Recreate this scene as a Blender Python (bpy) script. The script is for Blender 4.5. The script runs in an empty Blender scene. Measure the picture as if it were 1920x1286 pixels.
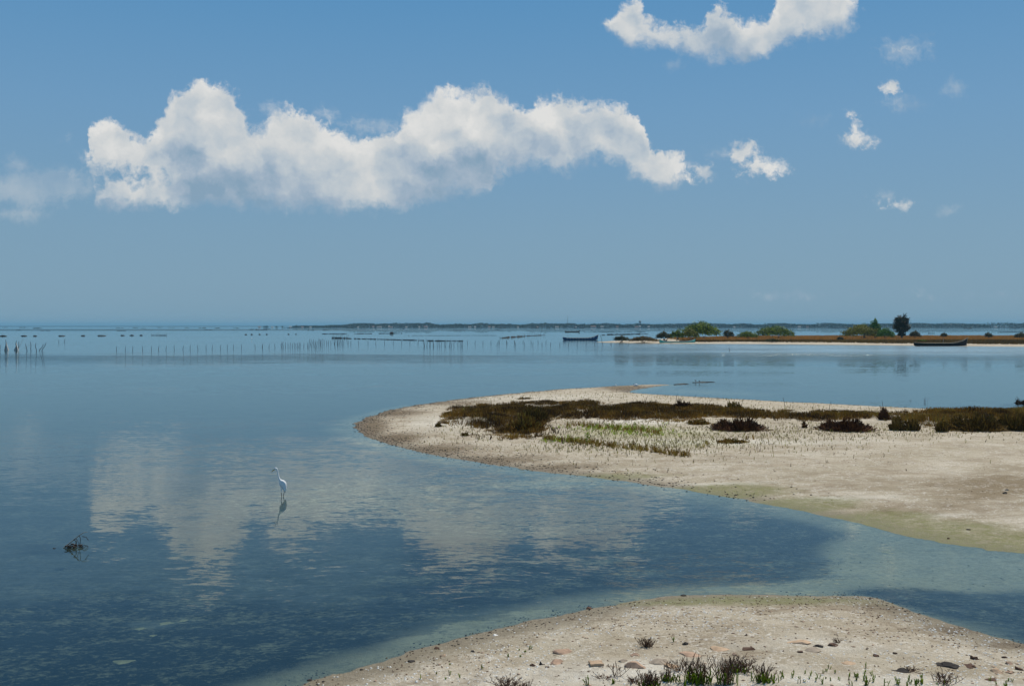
import bpy, math, random
import numpy as np
from mathutils import Vector, Matrix, Euler

random.seed(7)
RNG = np.random.default_rng(11)
C = bpy.context.scene.collection
R = math.radians

# ------------------------------------------------------------------ camera
H = 4.6                    # eye height over the water, m
F = 1920 * 35 / 36         # focal length in pixels of the photograph
PITCH = math.atan(33 / F)
scene = bpy.context.scene
cam_d = bpy.data.cameras.new('camera')
cam = bpy.data.objects.new('camera', cam_d); C.objects.link(cam)
cam_d.lens = 35; cam_d.sensor_width = 36; cam_d.clip_start = 0.1; cam_d.clip_end = 60000
cam.location = (0, 0, H)
cam.rotation_euler = (R(90) - PITCH, 0, 0)
scene.camera = cam

# ------------------------------------------------------------------ light
SUN_EL, SUN_AZ = R(58), R(38)       # azimuth from +Y (view direction) towards +X
SKY_STRENGTH = 0.09
sun_d = bpy.data.lights.new('sun', 'SUN'); sun_d.energy = 4.3; sun_d.angle = R(0.53)
sun_d.color = (1.0, 0.925, 0.80)
sun = bpy.data.objects.new('sun', sun_d); C.objects.link(sun)
to_sun = Vector((math.sin(SUN_AZ) * math.cos(SUN_EL), math.cos(SUN_AZ) * math.cos(SUN_EL), math.sin(SUN_EL)))
sun.rotation_euler = to_sun.to_track_quat('Z', 'Y').to_euler()
sun.location = (60, 40, 90)
scene.view_settings.view_transform = 'Standard'
scene.view_settings.look = 'None'
scene.view_settings.gamma = 1.0
scene.view_settings.use_curve_mapping = False
scene.view_settings.exposure = 0.0


class NT:
    """small helper to write node graphs"""
    def __init__(s, tree):
        s.t = tree; s.n = tree.nodes; s.l = tree.links

    def node(s, typ, ins=None, **props):
        n = s.n.new(typ)
        for k, v in props.items(): setattr(n, k, v)
        for k, v in (ins or {}).items():
            s.put(n.inputs[k], v)
        return n

    def put(s, sock, v):
        if isinstance(v, bpy.types.NodeSocket): s.l.new(v, sock)
        else:
            if sock.type == 'RGBA' and not isinstance(v, (int, float)) and len(v) == 3: v = (*v, 1)
            sock.default_value = v

    def m(s, op, a, b=0.0, c=0.0, clamp=False):
        n = s.n.new('ShaderNodeMath'); n.operation = op; n.use_clamp = clamp
        s.put(n.inputs[0], a); s.put(n.inputs[1], b)
        if op in ('MULTIPLY_ADD', 'SMOOTH_MAX', 'SMOOTH_MIN', 'COMPARE'): s.put(n.inputs[2], c)
        return n.outputs[0]

    def v(s, op, a, b=(0, 0, 0), out=0):
        n = s.n.new('ShaderNodeVectorMath'); n.operation = op
        s.put(n.inputs[0], a)
        if op == 'SCALE': s.put(n.inputs[3], b)
        else: s.put(n.inputs[1], b)
        return n.outputs['Value'] if op in ('LENGTH', 'DOT_PRODUCT', 'DISTANCE') else n.outputs[0]

    def noise(s, vec, scale=1.0, detail=4.0, rough=0.5, lac=2.0, dist=0.0, col=False, dims='3D'):
        n = s.n.new('ShaderNodeTexNoise'); n.noise_dimensions = dims
        s.put(n.inputs['Vector'], vec)
        n.inputs['Scale'].default_value = scale; n.inputs['Detail'].default_value = detail
        n.inputs['Roughness'].default_value = rough; n.inputs['Lacunarity'].default_value = lac
        n.inputs['Distortion'].default_value = dist
        return n.outputs['Color' if col else 'Fac']

    def rng(s, x, a, b, c=0.0, d=1.0, smooth=False):
        n = s.n.new('ShaderNodeMapRange')
        n.interpolation_type = 'SMOOTHSTEP' if smooth else 'LINEAR'
        s.put(n.inputs[0], x)
        for i, q in enumerate((a, b, c, d)): s.put(n.inputs[i + 1], q)
        return n.outputs[0]

    def ramp(s, fac, stops, interp='LINEAR'):
        n = s.n.new('ShaderNodeValToRGB'); n.color_ramp.interpolation = interp
        s.put(n.inputs[0], fac)
        e = n.color_ramp.elements
        while len(e) < len(stops): e.new(0.5)
        for el, (p, c) in zip(e, stops):
            el.position = p; el.color = (*c, 1) if len(c) == 3 else c
        return n.outputs[0]

    def mix(s, fac, a, b, mode='MIX'):
        n = s.n.new('ShaderNodeMix'); n.data_type = 'RGBA'; n.blend_type = mode
        s.put(n.inputs[0], fac); s.put(n.inputs[6], a); s.put(n.inputs[7], b)
        return n.outputs[2]


# ------------------------------------------------------------------ world: sky and clouds
def sky_uv(u, v):
    """pixel -> tangent coordinates of the direction (X/Y, Z/Y)"""
    x = (u - 960) / F; y = (643 - v) / F
    d = Euler((R(90) - PITCH, 0, 0)).to_matrix() @ Vector((x, y, -1))
    return d.x / d.y, d.z / d.y


world = bpy.data.worlds.new('World'); scene.world = world
world.use_nodes = True
world.cycles.sampling_method = 'MANUAL'; world.cycles.sample_map_resolution = 512
w = NT(world.node_tree)
w.n.clear()
out = w.node('ShaderNodeOutputWorld')
bg = w.node('ShaderNodeBackground', {'Strength': SKY_STRENGTH})
w.l.new(bg.outputs[0], out.inputs[0])
sky = w.node('ShaderNodeTexSky')
sky.sky_type = 'NISHITA'; sky.sun_disc = False
sky.sun_elevation = SUN_EL; sky.sun_rotation = SUN_AZ
sky.altitude = 0; sky.air_density = 1.3; sky.dust_density = 1.0; sky.ozone_density = 2.0
tc = w.node('ShaderNodeTexCoord')
sep = w.node('ShaderNodeSeparateXYZ', {0: tc.outputs['Generated']})
X, Y, Z = sep.outputs
elev = w.m('ARCSINE', Z)                                     # radians
# humid tropical haze: the sky pales towards the horizon into a grey blue
tint = w.ramp(w.rng(elev, 0.0, 1.2), [(0.0, (0.210, 0.350, 0.462)), (0.075, (0.190, 0.338, 0.480)), (0.17, (0.148, 0.315, 0.515)),
                                     (0.27, (0.090, 0.268, 0.50)), (0.36, (0.050, 0.215, 0.43)), (1.0, (0.028, 0.12, 0.32))])
tint = w.v('SCALE', tint, 1 / SKY_STRENGTH)
base = w.mix(0.94, sky.outputs[0], tint)

Ysafe = w.m('MAXIMUM', Y, 0.02)
tx = w.m('DIVIDE', X, Ysafe); tz = w.m('DIVIDE', Z, Ysafe)
# to photo-pixel-like units (100 = one unit), origin at the horizon below the optical axis
P0 = w.node('ShaderNodeCombineXYZ', {0: w.m('MULTIPLY', tx, F / 100), 1: w.m('MULTIPLY', tz, F / 100)}).outputs[0]


def sp(u, v):                       # photo pixel to those units
    a, b = sky_uv(u, v); return a * F / 100, b * F / 100


# domain warp: large, then small billows
def warp(P):
    a = w.v('SUBTRACT', w.noise(P, 1.1, 2.0, 0.5, col=True), (0.5, 0.5, 0.5))
    b = w.v('SUBTRACT', w.noise(P, 4.2, 5.0, 0.62, col=True), (0.5, 0.5, 0.5))
    q = w.v('ADD', P, w.v('MULTIPLY', a, (0.42, 0.30, 0)))
    return w.v('ADD', q, w.v('MULTIPLY', b, (0.34, 0.30, 0)))


Pw = warp(P0)
sw = w.node('ShaderNodeSeparateXYZ', {0: Pw})
PU, PV = sw.outputs[0], sw.outputs[1]


def curve(x, pts):
    """piecewise profile through (u, v) photo pixels -> value in sky units"""
    q = [sp(*p) for p in pts]
    x0, x1 = q[0][0], q[-1][0]
    lo, hi = min(p[1] for p in q) - 0.1, max(p[1] for p in q) + 0.1
    n = w.n.new('ShaderNodeFloatCurve')
    c = n.mapping.curves[0]
    pp = [((a - x0) / (x1 - x0), (b - lo) / (hi - lo)) for a, b in q]
    c.points[0].location = pp[0]; c.points[1].location = pp[-1]
    for a in pp[1:-1]: c.points.new(*a)
    for p in c.points: p.handle_type = 'AUTO'
    n.mapping.update()
    w.put(n.inputs['Value'], w.rng(x, x0, x1)); n.inputs['Factor'].default_value = 1
    return w.m('MULTIPLY_ADD', n.outputs[0], hi - lo, lo), x0, x1


def slab(top, bot):
    t, x0, x1 = curve(PU, top); b, _, _ = curve(PU, bot)
    d = w.m('SMOOTH_MIN', w.m('SUBTRACT', t, PV), w.m('SUBTRACT', PV, b), 0.12)
    d = w.m('MINIMUM', d, w.m('SUBTRACT', PU, x0)); d = w.m('MINIMUM', d, w.m('SUBTRACT', x1, PU))
    frac = w.m('DIVIDE', w.m('SUBTRACT', PV, b), w.m('MAXIMUM', w.m('SUBTRACT', t, b), 0.2), clamp=True)
    return d, frac


def blob(u, v, ru, rv):
    cx, cy = sp(u, v); ru /= 100; rv /= 100
    q = w.v('MULTIPLY', w.v('SUBTRACT', Pw, (cx, cy, 0)), (1 / ru, 1 / rv, 0))
    return w.m('MULTIPLY', w.m('SUBTRACT', 1.0, w.v('LENGTH', q)), min(ru, rv))


def union(fs, k=0.06):
    f = fs[0]
    for g in fs[1:]: f = w.m('SMOOTH_MAX', f, g, k) if k else w.m('MAXIMUM', f, g)
    return f


main_top = [(168, 300), (180, 240), (212, 228), (240, 246), (262, 258), (282, 244), (302, 222), (318, 192), (350, 172), (390, 158), (425, 168),
            (450, 195), (490, 232), (512, 208), (545, 204), (580, 218), (612, 240), (650, 255), (700, 262), (735, 255), (762, 218), (795, 182), (832, 165),
            (875, 172), (912, 168), (945, 186), (985, 208), (1010, 186), (1058, 186), (1095, 197), (1150, 198), (1192, 218), (1204, 250), (1235, 282), (1268, 292), (1298, 330)]
main_bot = [(172, 345), (190, 388), (250, 390), (350, 387), (450, 388), (560, 392), (700, 394), (775, 388), (835, 378), (880, 362), (914, 362), (926, 330),
            (965, 318), (1050, 320), (1085, 308), (1130, 302), (1170, 318), (1205, 340), (1255, 346), (1298, 335)]
right_top = [(1130, 42), (1155, 28), (1172, 0), (1192, -14), (1212, 22), (1245, 40), (1290, 48), (1318, 46), (1340, 16), (1375, 34), (1425, 36), (1452, 8),
             (1475, -40), (1540, -70), (1590, -40), (1618, 30)]
right_bot = [(1130, 48), (1160, 76), (1195, 94), (1240, 98), (1300, 114), (1350, 122), (1400, 126), (1440, 112), (1480, 95), (1515, 76), (1560, 78), (1600, 64), (1618, 40)]
d1, f1 = slab(main_top, main_bot)
d2, f2 = slab(right_top, right_bot)
holes = union([blob(272, 328, 22, 9), blob(216, 322, 17, 9), blob(184, 332, 12, 16)], 0)
d1 = w.m('SMOOTH_MIN', d1, w.m('MULTIPLY', holes, -1.0), 0.05)
small = union([blob(1324, 323, 19, 15), blob(1394, 288, 28, 26), blob(1430, 316, 50, 24), blob(1610, 264, 42, 20), blob(1604, 240, 14, 26),
               blob(1668, 160, 18, 17), blob(1598, 214, 11, 8), blob(1700, 92, 36, 14), blob(1680, 383, 38, 13)])
faint = union([blob(40, 356, 72, 26), blob(26, 400, 60, 22), blob(40, 308, 26, 18), blob(120, 352, 40, 16), blob(1690, 192, 38, 17), blob(1700, 94, 52, 22),
               blob(1352, 288, 24, 10), blob(1660, 366, 14, 14), blob(1790, 165, 24, 26), blob(1776, 390, 14, 9), blob(163, 298, 16, 9),
               blob(510, 206, 34, 16), blob(690, 236, 55, 18), blob(1272, 318, 34, 22), blob(740, 388, 80, 6), blob(1500, 555, 70, 6), blob(1795, 553, 60, 5),
               blob(1522, 228, 18, 10), blob(1262, 122, 14, 7), blob(125, 256, 14, 9), blob(605, 215, 22, 16), blob(60, 350, 150, 40)])
n1 = w.noise(P0, 2.6, 7.0, 0.60)
n2 = w.noise(Pw, 11.0, 5.0, 0.65)
edge = w.m('ADD', w.m('MULTIPLY', w.m('SUBTRACT', n1, 0.5), 0.62), w.m('MULTIPLY', w.m('SUBTRACT', n2, 0.5), 0.34))
dense = w.m('ADD', union([w.m('ADD', d1, 0.11), w.m('ADD', d2, 0.05), w.m('ADD', small, 0.025)], 0.08), edge)
frac = w.m('MAXIMUM', w.m('MULTIPLY', f1, w.m('GREATER_THAN', d1, -0.4)), w.m('MULTIPLY', f2, w.m('GREATER_THAN', d2, -0.4)))
frac = w.m('MAXIMUM', frac, w.m('MULTIPLY', 0.62, w.m('GREATER_THAN', small, -0.15)))
soft = w.m('ADD', w.rng(frac, 0.0, 0.6, 0.36, 0.20), w.rng(w.noise(P0, 0.9, 2.0), 0.45, 0.65, 0.0, 0.16))                      # bases are softer than tops
a_dense = w.rng(dense, 0.0, soft, 0, 0.97, smooth=True)
a_faint = w.rng(w.m('ADD', faint, w.m('MULTIPLY', edge, 0.9)), -0.06, 0.22, 0, 0.36, smooth=True)
alpha = w.m('MAXIMUM', a_dense, a_faint)
alpha = w.m('MULTIPLY', alpha, w.m('GREATER_THAN', Y, 0.1))


# relief of the billows, lit from the upper right
def bil(P):
    a = w.noise(P, 0.75, 1.0, 0.5); b = w.noise(P, 2.3, 5.0, 0.55)
    return w.m('ADD', w.m('MULTIPLY', a, 1.6), w.m('MULTIPLY', b, 0.50))


rel = w.m('SUBTRACT', bil(Pw), bil(w.v('ADD', Pw, (0.14, 0.20, 0))))
shade = w.m('MULTIPLY_ADD', rel, 1.35, w.m('MULTIPLY_ADD', frac, 0.58, 0.29))
darks = union([blob(440, 335, 110, 50), blob(470, 375, 170, 26), blob(860, 320, 80, 50), blob(850, 355, 60, 30), blob(620, 322, 50, 26), blob(360, 290, 60, 40)], 0.2)
shade = w.m('SUBTRACT', shade, w.m('MULTIPLY', w.rng(w.m('ADD', darks, w.m('MULTIPLY', edge, 0.7)), -0.15, 0.45, smooth=True), 0.30))
thin = w.rng(dense, 0.02, 0.5, 0.10, 0.0)
shade = w.m('ADD', shade, thin)
ccol = w.ramp(shade, [(0.0, (0.24, 0.36, 0.48)), (0.30, (0.36, 0.45, 0.55)), (0.52, (0.50, 0.56, 0.61)), (0.76, (0.635, 0.655, 0.66)), (1.0, (0.76, 0.755, 0.735))])
ccol = w.v('SCALE', ccol, 1 / SKY_STRENGTH)
w.l.new(w.mix(alpha, base, ccol), bg.inputs['Color'])


# ------------------------------------------------------------------ materials
def material(name):
    m = bpy.data.materials.new(name); m.use_nodes = True
    t = NT(m.node_tree); b = t.n['Principled BSDF']
    return m, t, b


def simple(name, col, rough=0.8, var=0.25, scale=6.0, spec=0.3):
    m, t, b = material(name)
    g = t.node('ShaderNodeNewGeometry')
    tcx = t.node('ShaderNodeTexCoord').outputs['Object']
    n = t.noise(tcx, scale, 5, 0.6)
    f = t.rng(n, 0.3, 0.7, 1 - var, 1 + var)
    t.put(b.inputs['Base Color'], t.v('SCALE', col, f))
    b.inputs['Roughness'].default_value = rough
    b.inputs['Specular IOR Level'].default_value = spec
    bp = t.node('ShaderNodeBump', {'Height': n, 'Strength': 0.3, 'Distance': 0.02})
    t.l.new(bp.outputs[0], b.inputs['Normal'])
    return m


def leafy(name, stops, trans=0.25):
    """foliage: colour from the per-leaf attribute 'tint'"""
    m, t, b = material(name)
    a = t.node('ShaderNodeAttribute', attribute_name='tint').outputs['Fac']
    col = t.ramp(a, stops)
    t.put(b.inputs['Base Color'], col)
    b.inputs['Roughness'].default_value = 0.65; b.inputs['Specular IOR Level'].default_value = 0.2
    tr = t.node('ShaderNodeBsdfTranslucent', {'Color': col})
    mx = t.node('ShaderNodeMixShader', {0: trans, 1: b.outputs[0], 2: tr.outputs[0]})
    t.l.new(mx.outputs[0], t.n['Material Output'].inputs[0])
    return m


M = {}
M['turf'] = leafy('turf_leaf', [(0, (0.035, 0.018, 0.006)), (0.3, (0.13, 0.070, 0.014)), (0.55, (0.32, 0.175, 0.026)), (0.8, (0.27, 0.21, 0.035)), (1, (0.50, 0.36, 0.09))], 0.15)
M['redturf'] = leafy('red_turf_leaf', [(0, (0.025, 0.012, 0.008)), (0.5, (0.10, 0.042, 0.018)), (0.85, (0.20, 0.085, 0.03)), (1, (0.28, 0.15, 0.05))], 0.1)
M['greenshoot'] = leafy('green_shoot', [(0, (0.07, 0.10, 0.015)), (0.5, (0.20, 0.30, 0.02)), (0.85, (0.34, 0.46, 0.03)), (1, (0.50, 0.56, 0.07))], 0.55)
M['paleshoot'] = leafy('pale_shoot', [(0, (0.06, 0.04, 0.015)), (0.5, (0.20, 0.17, 0.05)), (1, (0.36, 0.33, 0.09))], 0.3)
M['deadtwig'] = leafy('dead_twig', [(0, (0.035, 0.02, 0.012)), (0.5, (0.15, 0.085, 0.055)), (1, (0.34, 0.22, 0.13))], 0.05)
M['bush'] = leafy('bush_leaf', [(0, (0.010, 0.018, 0.002)), (0.5, (0.10, 0.15, 0.008)), (1, (0.38, 0.47, 0.02))], 0.1)
M['yellowbush'] = leafy('olive_bush_leaf', [(0, (0.035, 0.04, 0.006)), (0.5, (0.17, 0.17, 0.015)), (1, (0.34, 0.33, 0.03))], 0.1)
M['greenbush'] = leafy('fresh_bush_leaf', [(0, (0.015, 0.04, 0.005)), (0.5, (0.07, 0.17, 0.012)), (1, (0.15, 0.31, 0.025))], 0.1)
M['darkbush'] = leafy('dark_bush_leaf', [(0, (0.016, 0.018, 0.005)), (0.5, (0.055, 0.055, 0.010)), (1, (0.12, 0.10, 0.018))], 0.1)
M['brownbush'] = leafy('brown_bush_leaf', [(0, (0.03, 0.02, 0.007)), (0.5, (0.15, 0.09, 0.018)), (1, (0.32, 0.21, 0.04))], 0.1)
M['palm'] = leafy('palm_leaf', [(0, (0.014, 0.016, 0.008)), (0.6, (0.05, 0.06, 0.018)), (0.85, (0.09, 0.08, 0.06)), (1, (0.25, 0.21, 0.17))], 0.1)
M['drygrass'] = leafy('dry_grass_blade', [(0, (0.16, 0.075, 0.015)), (0.5, (0.38, 0.18, 0.035)), (1, (0.50, 0.28, 0.08))], 0.2)
M['farwood'] = leafy('far_wood_leaf', [(0, (0.008, 0.020, 0.010)), (0.5, (0.018, 0.040, 0.018)), (1, (0.035, 0.065, 0.025))], 0.1)
M['trunk'] = simple('trunk_bark', (0.10, 0.08, 0.06), 0.9)
M['stake'] = simple('weathered_stake', (0.035, 0.028, 0.022), 0.9, 0.4, 4)
M['palestake'] = simple('pale_stake', (0.32, 0.29, 0.24), 0.9, 0.3, 4)
M['net'] = simple('old_net', (0.045, 0.036, 0.026), 0.95, 0.4, 3)
M['whitenet'] = simple('white_net', (0.45, 0.45, 0.42), 0.95, 0.2, 3)
M['weed'] = simple('dark_weed', (0.025, 0.028, 0.022), 0.8, 0.5, 3)
M['white'] = simple('white_plumage', (0.82, 0.82, 0.80), 0.75, 0.03, 30, 0.2)
M['bill'] = simple('yellow_bill', (0.62, 0.33, 0.03), 0.45, 0.1, 30)
M['black'] = simple('black_leg', (0.02, 0.02, 0.02), 0.5, 0.2, 30)
M['skin'] = simple('leg_brown', (0.07, 0.045, 0.03), 0.6, 0.2, 30)
M['tar'] = simple('tarred_hull', (0.012, 0.011, 0.011), 0.6, 0.3, 2)
M['hullblue'] = simple('blue_hull', (0.025, 0.09, 0.20), 0.5, 0.25, 3)
M['hullteal'] = simple('turquoise_hull', (0.13, 0.50, 0.42), 0.55, 0.2, 2)
M['white_paint'] = simple('white_boat_paint', (0.72, 0.74, 0.72), 0.5, 0.1, 4)
M['woodpale'] = simple('worn_gunwale_wood', (0.36, 0.29, 0.19), 0.8, 0.25, 4)
M['wooddark'] = simple('dark_boat_wood', (0.07, 0.05, 0.035), 0.8, 0.3, 4)
M['house'] = simple('whitewashed_wall', (0.42, 0.41, 0.38), 0.9, 0.05, 0.2)
M['roof'] = simple('clay_roof', (0.30, 0.15, 0.10), 0.9, 0.15, 0.4)
M['window'] = simple('dark_window', (0.03, 0.035, 0.04), 0.3, 0.1, 1)
M['steel'] = simple('grey_steel', (0.16, 0.17, 0.18), 0.6, 0.1, 1)
M['reddust'] = simple('red_stone', (0.38, 0.255, 0.175), 0.9, 0.35, 9)
M['greystone'] = simple('grey_stone', (0.30, 0.245, 0.185), 0.9, 0.35, 9)
M['brownstone'] = simple('brown_stone', (0.10, 0.055, 0.035), 0.9, 0.35, 9)
M['darkstone'] = simple('dark_stone', (0.035, 0.030, 0.026), 0.9, 0.3, 9)
M['orangestone'] = simple('orange_stone', (0.44, 0.31, 0.20), 0.9, 0.3, 9)
M['shell'] = simple('shell', (0.82, 0.80, 0.74), 0.7, 0.15, 40)
M['palerock'] = simple('pale_sunken_rock', (0.19, 0.18, 0.10), 0.8, 0.35, 5)


# ------------------------------------------------------------------ helpers: meshes, names
def tag(o, label=None, cat=None, group=None, kind=None):
    if label: o['label'] = label
    if cat: o['category'] = cat
    if group: o['group'] = group
    if kind: o['kind'] = kind
    return o


def mesh(name, verts, faces, mat, parent=None, smooth=False, attrs=None, loc=None):
    me = bpy.data.meshes.new(name)
    verts = np.asarray(verts, dtype=np.float32).reshape(-1, 3)
    if isinstance(faces, np.ndarray):
        k = faces.shape[1]; nf = len(faces)
        me.vertices.add(len(verts)); me.vertices.foreach_set('co', verts.ravel())
        me.loops.add(nf * k); me.loops.foreach_set('vertex_index', faces.astype(np.int32).ravel())
        me.polygons.add(nf); me.polygons.foreach_set('loop_start', np.arange(0, nf * k, k, dtype=np.int32))
        me.update(calc_edges=True)
    else:
        me.from_pydata([tuple(map(float, v)) for v in verts], [], [tuple(f) for f in faces])
    for k_, a in (attrs or {}).items():
        at = me.attributes.new(k_, 'FLOAT', 'POINT'); at.data.foreach_set('value', np.asarray(a, dtype=np.float32))
    if mat: me.materials.append(mat)
    if smooth: me.polygons.foreach_set('use_smooth', np.ones(len(me.polygons), dtype=bool))
    me.update()
    o = bpy.data.objects.new(name, me); C.objects.link(o)
    if loc is not None: o.location = loc
    if parent: o.parent = parent
    return o


def empty(name, loc, rz=0, label=None, cat=None, group=None):
    o = bpy.data.objects.new(name, None); C.objects.link(o); o.empty_display_size = 0.3
    o.location = loc; o.rotation_euler = (0, 0, rz)
    return tag(o, label, cat, group)


def copy_tree(o, parent=None):
    c = o.copy(); C.objects.link(c); c.parent = parent
    for ch in [x for x in bpy.data.objects if x.parent == o]: copy_tree(ch, c)
    return c


class MB:
    def __init__(s): s.v = []; s.f = []

    def add(s, v, f):
        k = len(s.v); s.v += [tuple(p) for p in v]; s.f += [tuple(i + k for i in q) for q in f]

    def box(s, c, d, rz=0, rx=0):
        m = Euler((rx, 0, rz)).to_matrix(); v = []
        for z in (-1, 1):
            for x, y in ((-1, -1), (1, -1), (1, 1), (-1, 1)):
                v.append(Vector(c) + m @ Vector((x * d[0] / 2, y * d[1] / 2, z * d[2] / 2)))
        s.add(v, [(3, 2, 1, 0), (4, 5, 6, 7), (0, 1, 5, 4), (1, 2, 6, 5), (2, 3, 7, 6), (3, 0, 4, 7)])

    def tube(s, pts, rad, n=6, ry=None):
        """loft along pts with radius list"""
        pts = [Vector(p) for p in pts]; k = len(pts)
        if not hasattr(rad, '__len__'): rad = [rad] * k
        if ry is None: ry = rad
        v = []; f = []
        for i, p in enumerate(pts):
            d = (pts[min(i + 1, k - 1)] - pts[max(i - 1, 0)]).normalized()
            side = Vector((0, 1, 0)) if abs(d.y) < 0.9 else Vector((1, 0, 0))
            a = side.cross(d).normalized(); b = d.cross(a).normalized()
            for j in range(n):
                t = 2 * math.pi * j / n
                v.append(p + a * math.cos(t) * rad[i] + b * math.sin(t) * ry[i])
        for i in range(k - 1):
            for j in range(n):
                f.append((i * n + j, i * n + (j + 1) % n, (i + 1) * n + (j + 1) % n, (i + 1) * n + j))
        f.append(tuple(reversed(range(n)))); f.append(tuple((k - 1) * n + j for j in range(n)))
        s.add(v, f)

    def build(s, name, mat, parent=None, smooth=False, loc=None):
        return mesh(name, s.v, s.f, mat, parent, smooth, loc=loc)


def px(u, v, z=0.0):
    """the point of the level plane z that shows at photo pixel (u, v)"""
    a, b = sky_uv(u, v)
    y = (z - H) / b
    return np.array([a * y, y])


# ------------------------------------------------------------------ numpy noise and shore lines
def _hash(ix, iy, seed):
    h = (ix.astype(np.int64) * 374761393 + iy.astype(np.int64) * 668265263 + seed * 1442695041) & 0xffffffff
    h = ((h ^ (h >> 13)) * 1274126177) & 0xffffffff
    return ((h ^ (h >> 16)) & 0xffffff) / float(0xffffff)


def vnoise(x, y, seed=0):
    ix = np.floor(x); iy = np.floor(y); fx = x - ix; fy = y - iy
    fx = fx * fx * (3 - 2 * fx); fy = fy * fy * (3 - 2 * fy)
    a = _hash(ix, iy, seed); b = _hash(ix + 1, iy, seed); c = _hash(ix, iy + 1, seed); d = _hash(ix + 1, iy + 1, seed)
    return (a * (1 - fx) + b * fx) * (1 - fy) + (c * (1 - fx) + d * fx) * fy


def fbm(x, y, seed=0, octv=4):
    s = 0; a = 0.5; t = 0
    for i in range(octv):
        s = s + a * vnoise(x, y, seed + i); t += a; a *= 0.5; x = x * 2.03 + 7.1; y = y * 2.03 + 3.3
    return s / t - 0.5


def spline(pts, n=5):
    p = np.array(pts, float); k = len(p); o = []
    for i in range(k):
        a, b, c, d = p[i - 1], p[i], p[(i + 1) % k], p[(i + 2) % k]
        for j in range(n):
            t = j / n
            o.append(0.5 * ((2 * b) + (c - a) * t + (2 * a - 5 * b + 4 * c - d) * t * t + (3 * b - a - 3 * c + d) * t ** 3))
    return np.array(o)


def sdf(poly, x, y):
    x = np.asarray(x, float); y = np.asarray(y, float)
    n = len(poly)
    if x.size < 64:                                  # few points: all edges at once
        a = poly; e = np.roll(poly, -1, 0) - a; X1 = x.reshape(-1, 1); Y1 = y.reshape(-1, 1)
        t = np.clip(((X1 - a[:, 0]) * e[:, 0] + (Y1 - a[:, 1]) * e[:, 1]) / ((e ** 2).sum(1) + 1e-12), 0, 1)
        d = np.sqrt(((X1 - a[:, 0] - e[:, 0] * t) ** 2 + (Y1 - a[:, 1] - e[:, 1] * t) ** 2).min(1))
        with np.errstate(divide='ignore', invalid='ignore'):
            xc = e[:, 0] * (Y1 - a[:, 1]) / e[:, 1] + a[:, 0]
            c = ((a[:, 1] > Y1) != (a[:, 1] + e[:, 1] > Y1)) & (X1 < xc)
        return np.where(c.sum(1) % 2 == 1, d, -d).reshape(x.shape)
    d2 = np.full(x.shape, 1e18); ins = np.zeros(x.shape, bool)
    for i in range(n):
        ax, ay = poly[i]; bx, by = poly[(i + 1) % n]
        ex, ey = bx - ax, by - ay; L = ex * ex + ey * ey + 1e-12
        wx, wy = x - ax, y - ay
        t = np.clip((wx * ex + wy * ey) / L, 0, 1)
        d2 = np.minimum(d2, (wx - ex * t) ** 2 + (wy - ey * t) ** 2)
        if ay != by:
            c = (ay > y) != (by > y)
            ins ^= c & (x < (bx - ax) * (y - ay) / (by - ay) + ax)
    d = np.sqrt(d2)
    return np.where(ins, d, -d)


A_px = [(3400, 800), (2500, 785), (1920, 773), (1700, 764), (1560, 757), (1470, 753), (1380, 748), (1280, 742.5), (1220, 738.5), (1180, 735.5), (1182, 733), (1205, 729), (1235, 724),
        (1262, 721), (1240, 720.5), (1200, 721.5), (1150, 724), (1100, 727), (1060, 729), (1000, 734), (940, 740), (880, 746), (820, 754), (760, 763), (712, 775),
        (676, 787), (664, 799), (672, 811), (700, 824), (740, 836), (800, 850), (860, 861), (920, 871), (1000, 883), (1080, 892), (1160, 901), (1220, 910), (1280, 918),
        (1380, 935), (1480, 953), (1560, 969), (1620, 983), (1680, 998), (1740, 1011), (1800, 1021), (1860, 1031), (1920, 1037), (2150, 1060), (2900, 1100), (4200, 1130), (5200, 1000)]
B_px = [(560, 1287), (640, 1263), (700, 1244), (760, 1225), (800, 1212), (860, 1198), (900, 1187), (960, 1171), (1040, 1155), (1100, 1142), (1180, 1128), (1250, 1119),
        (1320, 1115), (1400, 1114.5), (1480, 1116), (1560, 1116), (1620, 1118), (1660, 1127), (1700, 1143), (1740, 1158), (1800, 1175), (1860, 1192), (1920, 1206),
        (2050, 1226), (2400, 1260), (3300, 1290)]
C_px = [(1118, 641.2), (1150, 642.6), (1190, 643.6), (1240, 644.4), (1300, 644.6), (1400, 645), (1520, 646.2), (1620, 647), (1700, 648), (1800, 648.8), (1920, 650), (2400, 654), (3200, 656),
        (3200, 632), (2400, 631), (1920, 631), (1700, 631), (1500, 632), (1350, 633.5), (1240, 636), (1180, 638.5)]
A = spline([px(*p) for p in A_px])
Bw = [px(*p) for p in B_px]
Bw = Bw + [np.array([40, 2]), np.array([40, -60]), np.array([-30, -60]), np.array([-12, -6]), np.array([-5.5, 8])]
B = spline(Bw)
Cc = spline([px(*p) for p in C_px], 4)


def shore(x, y):
    """signed distances inland (m) of the three banks"""
    x = np.asarray(x, float); y = np.asarray(y, float)
    r = np.hypot(x, y)
    wob = fbm(x * 0.9, y * 0.9, 3, 4) * np.clip(r / 30, 0.4, 1.6) * 0.45 + fbm(x * 4, y * 4, 23, 4) * 0.26
    a = np.full(x.shape, -60.0); b = a.copy(); c = a.copy()
    k = (r > 12) & (r < 260); a[k] = sdf(A, x[k], y[k]) + wob[k]
    k = r < 130; b[k] = sdf(B, x[k], y[k]) + wob[k] * 0.6
    k = (r > 150) & (r < 1200); c[k] = sdf(Cc, x[k], y[k]) + wob[k] * 2
    return a, b, c


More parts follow.
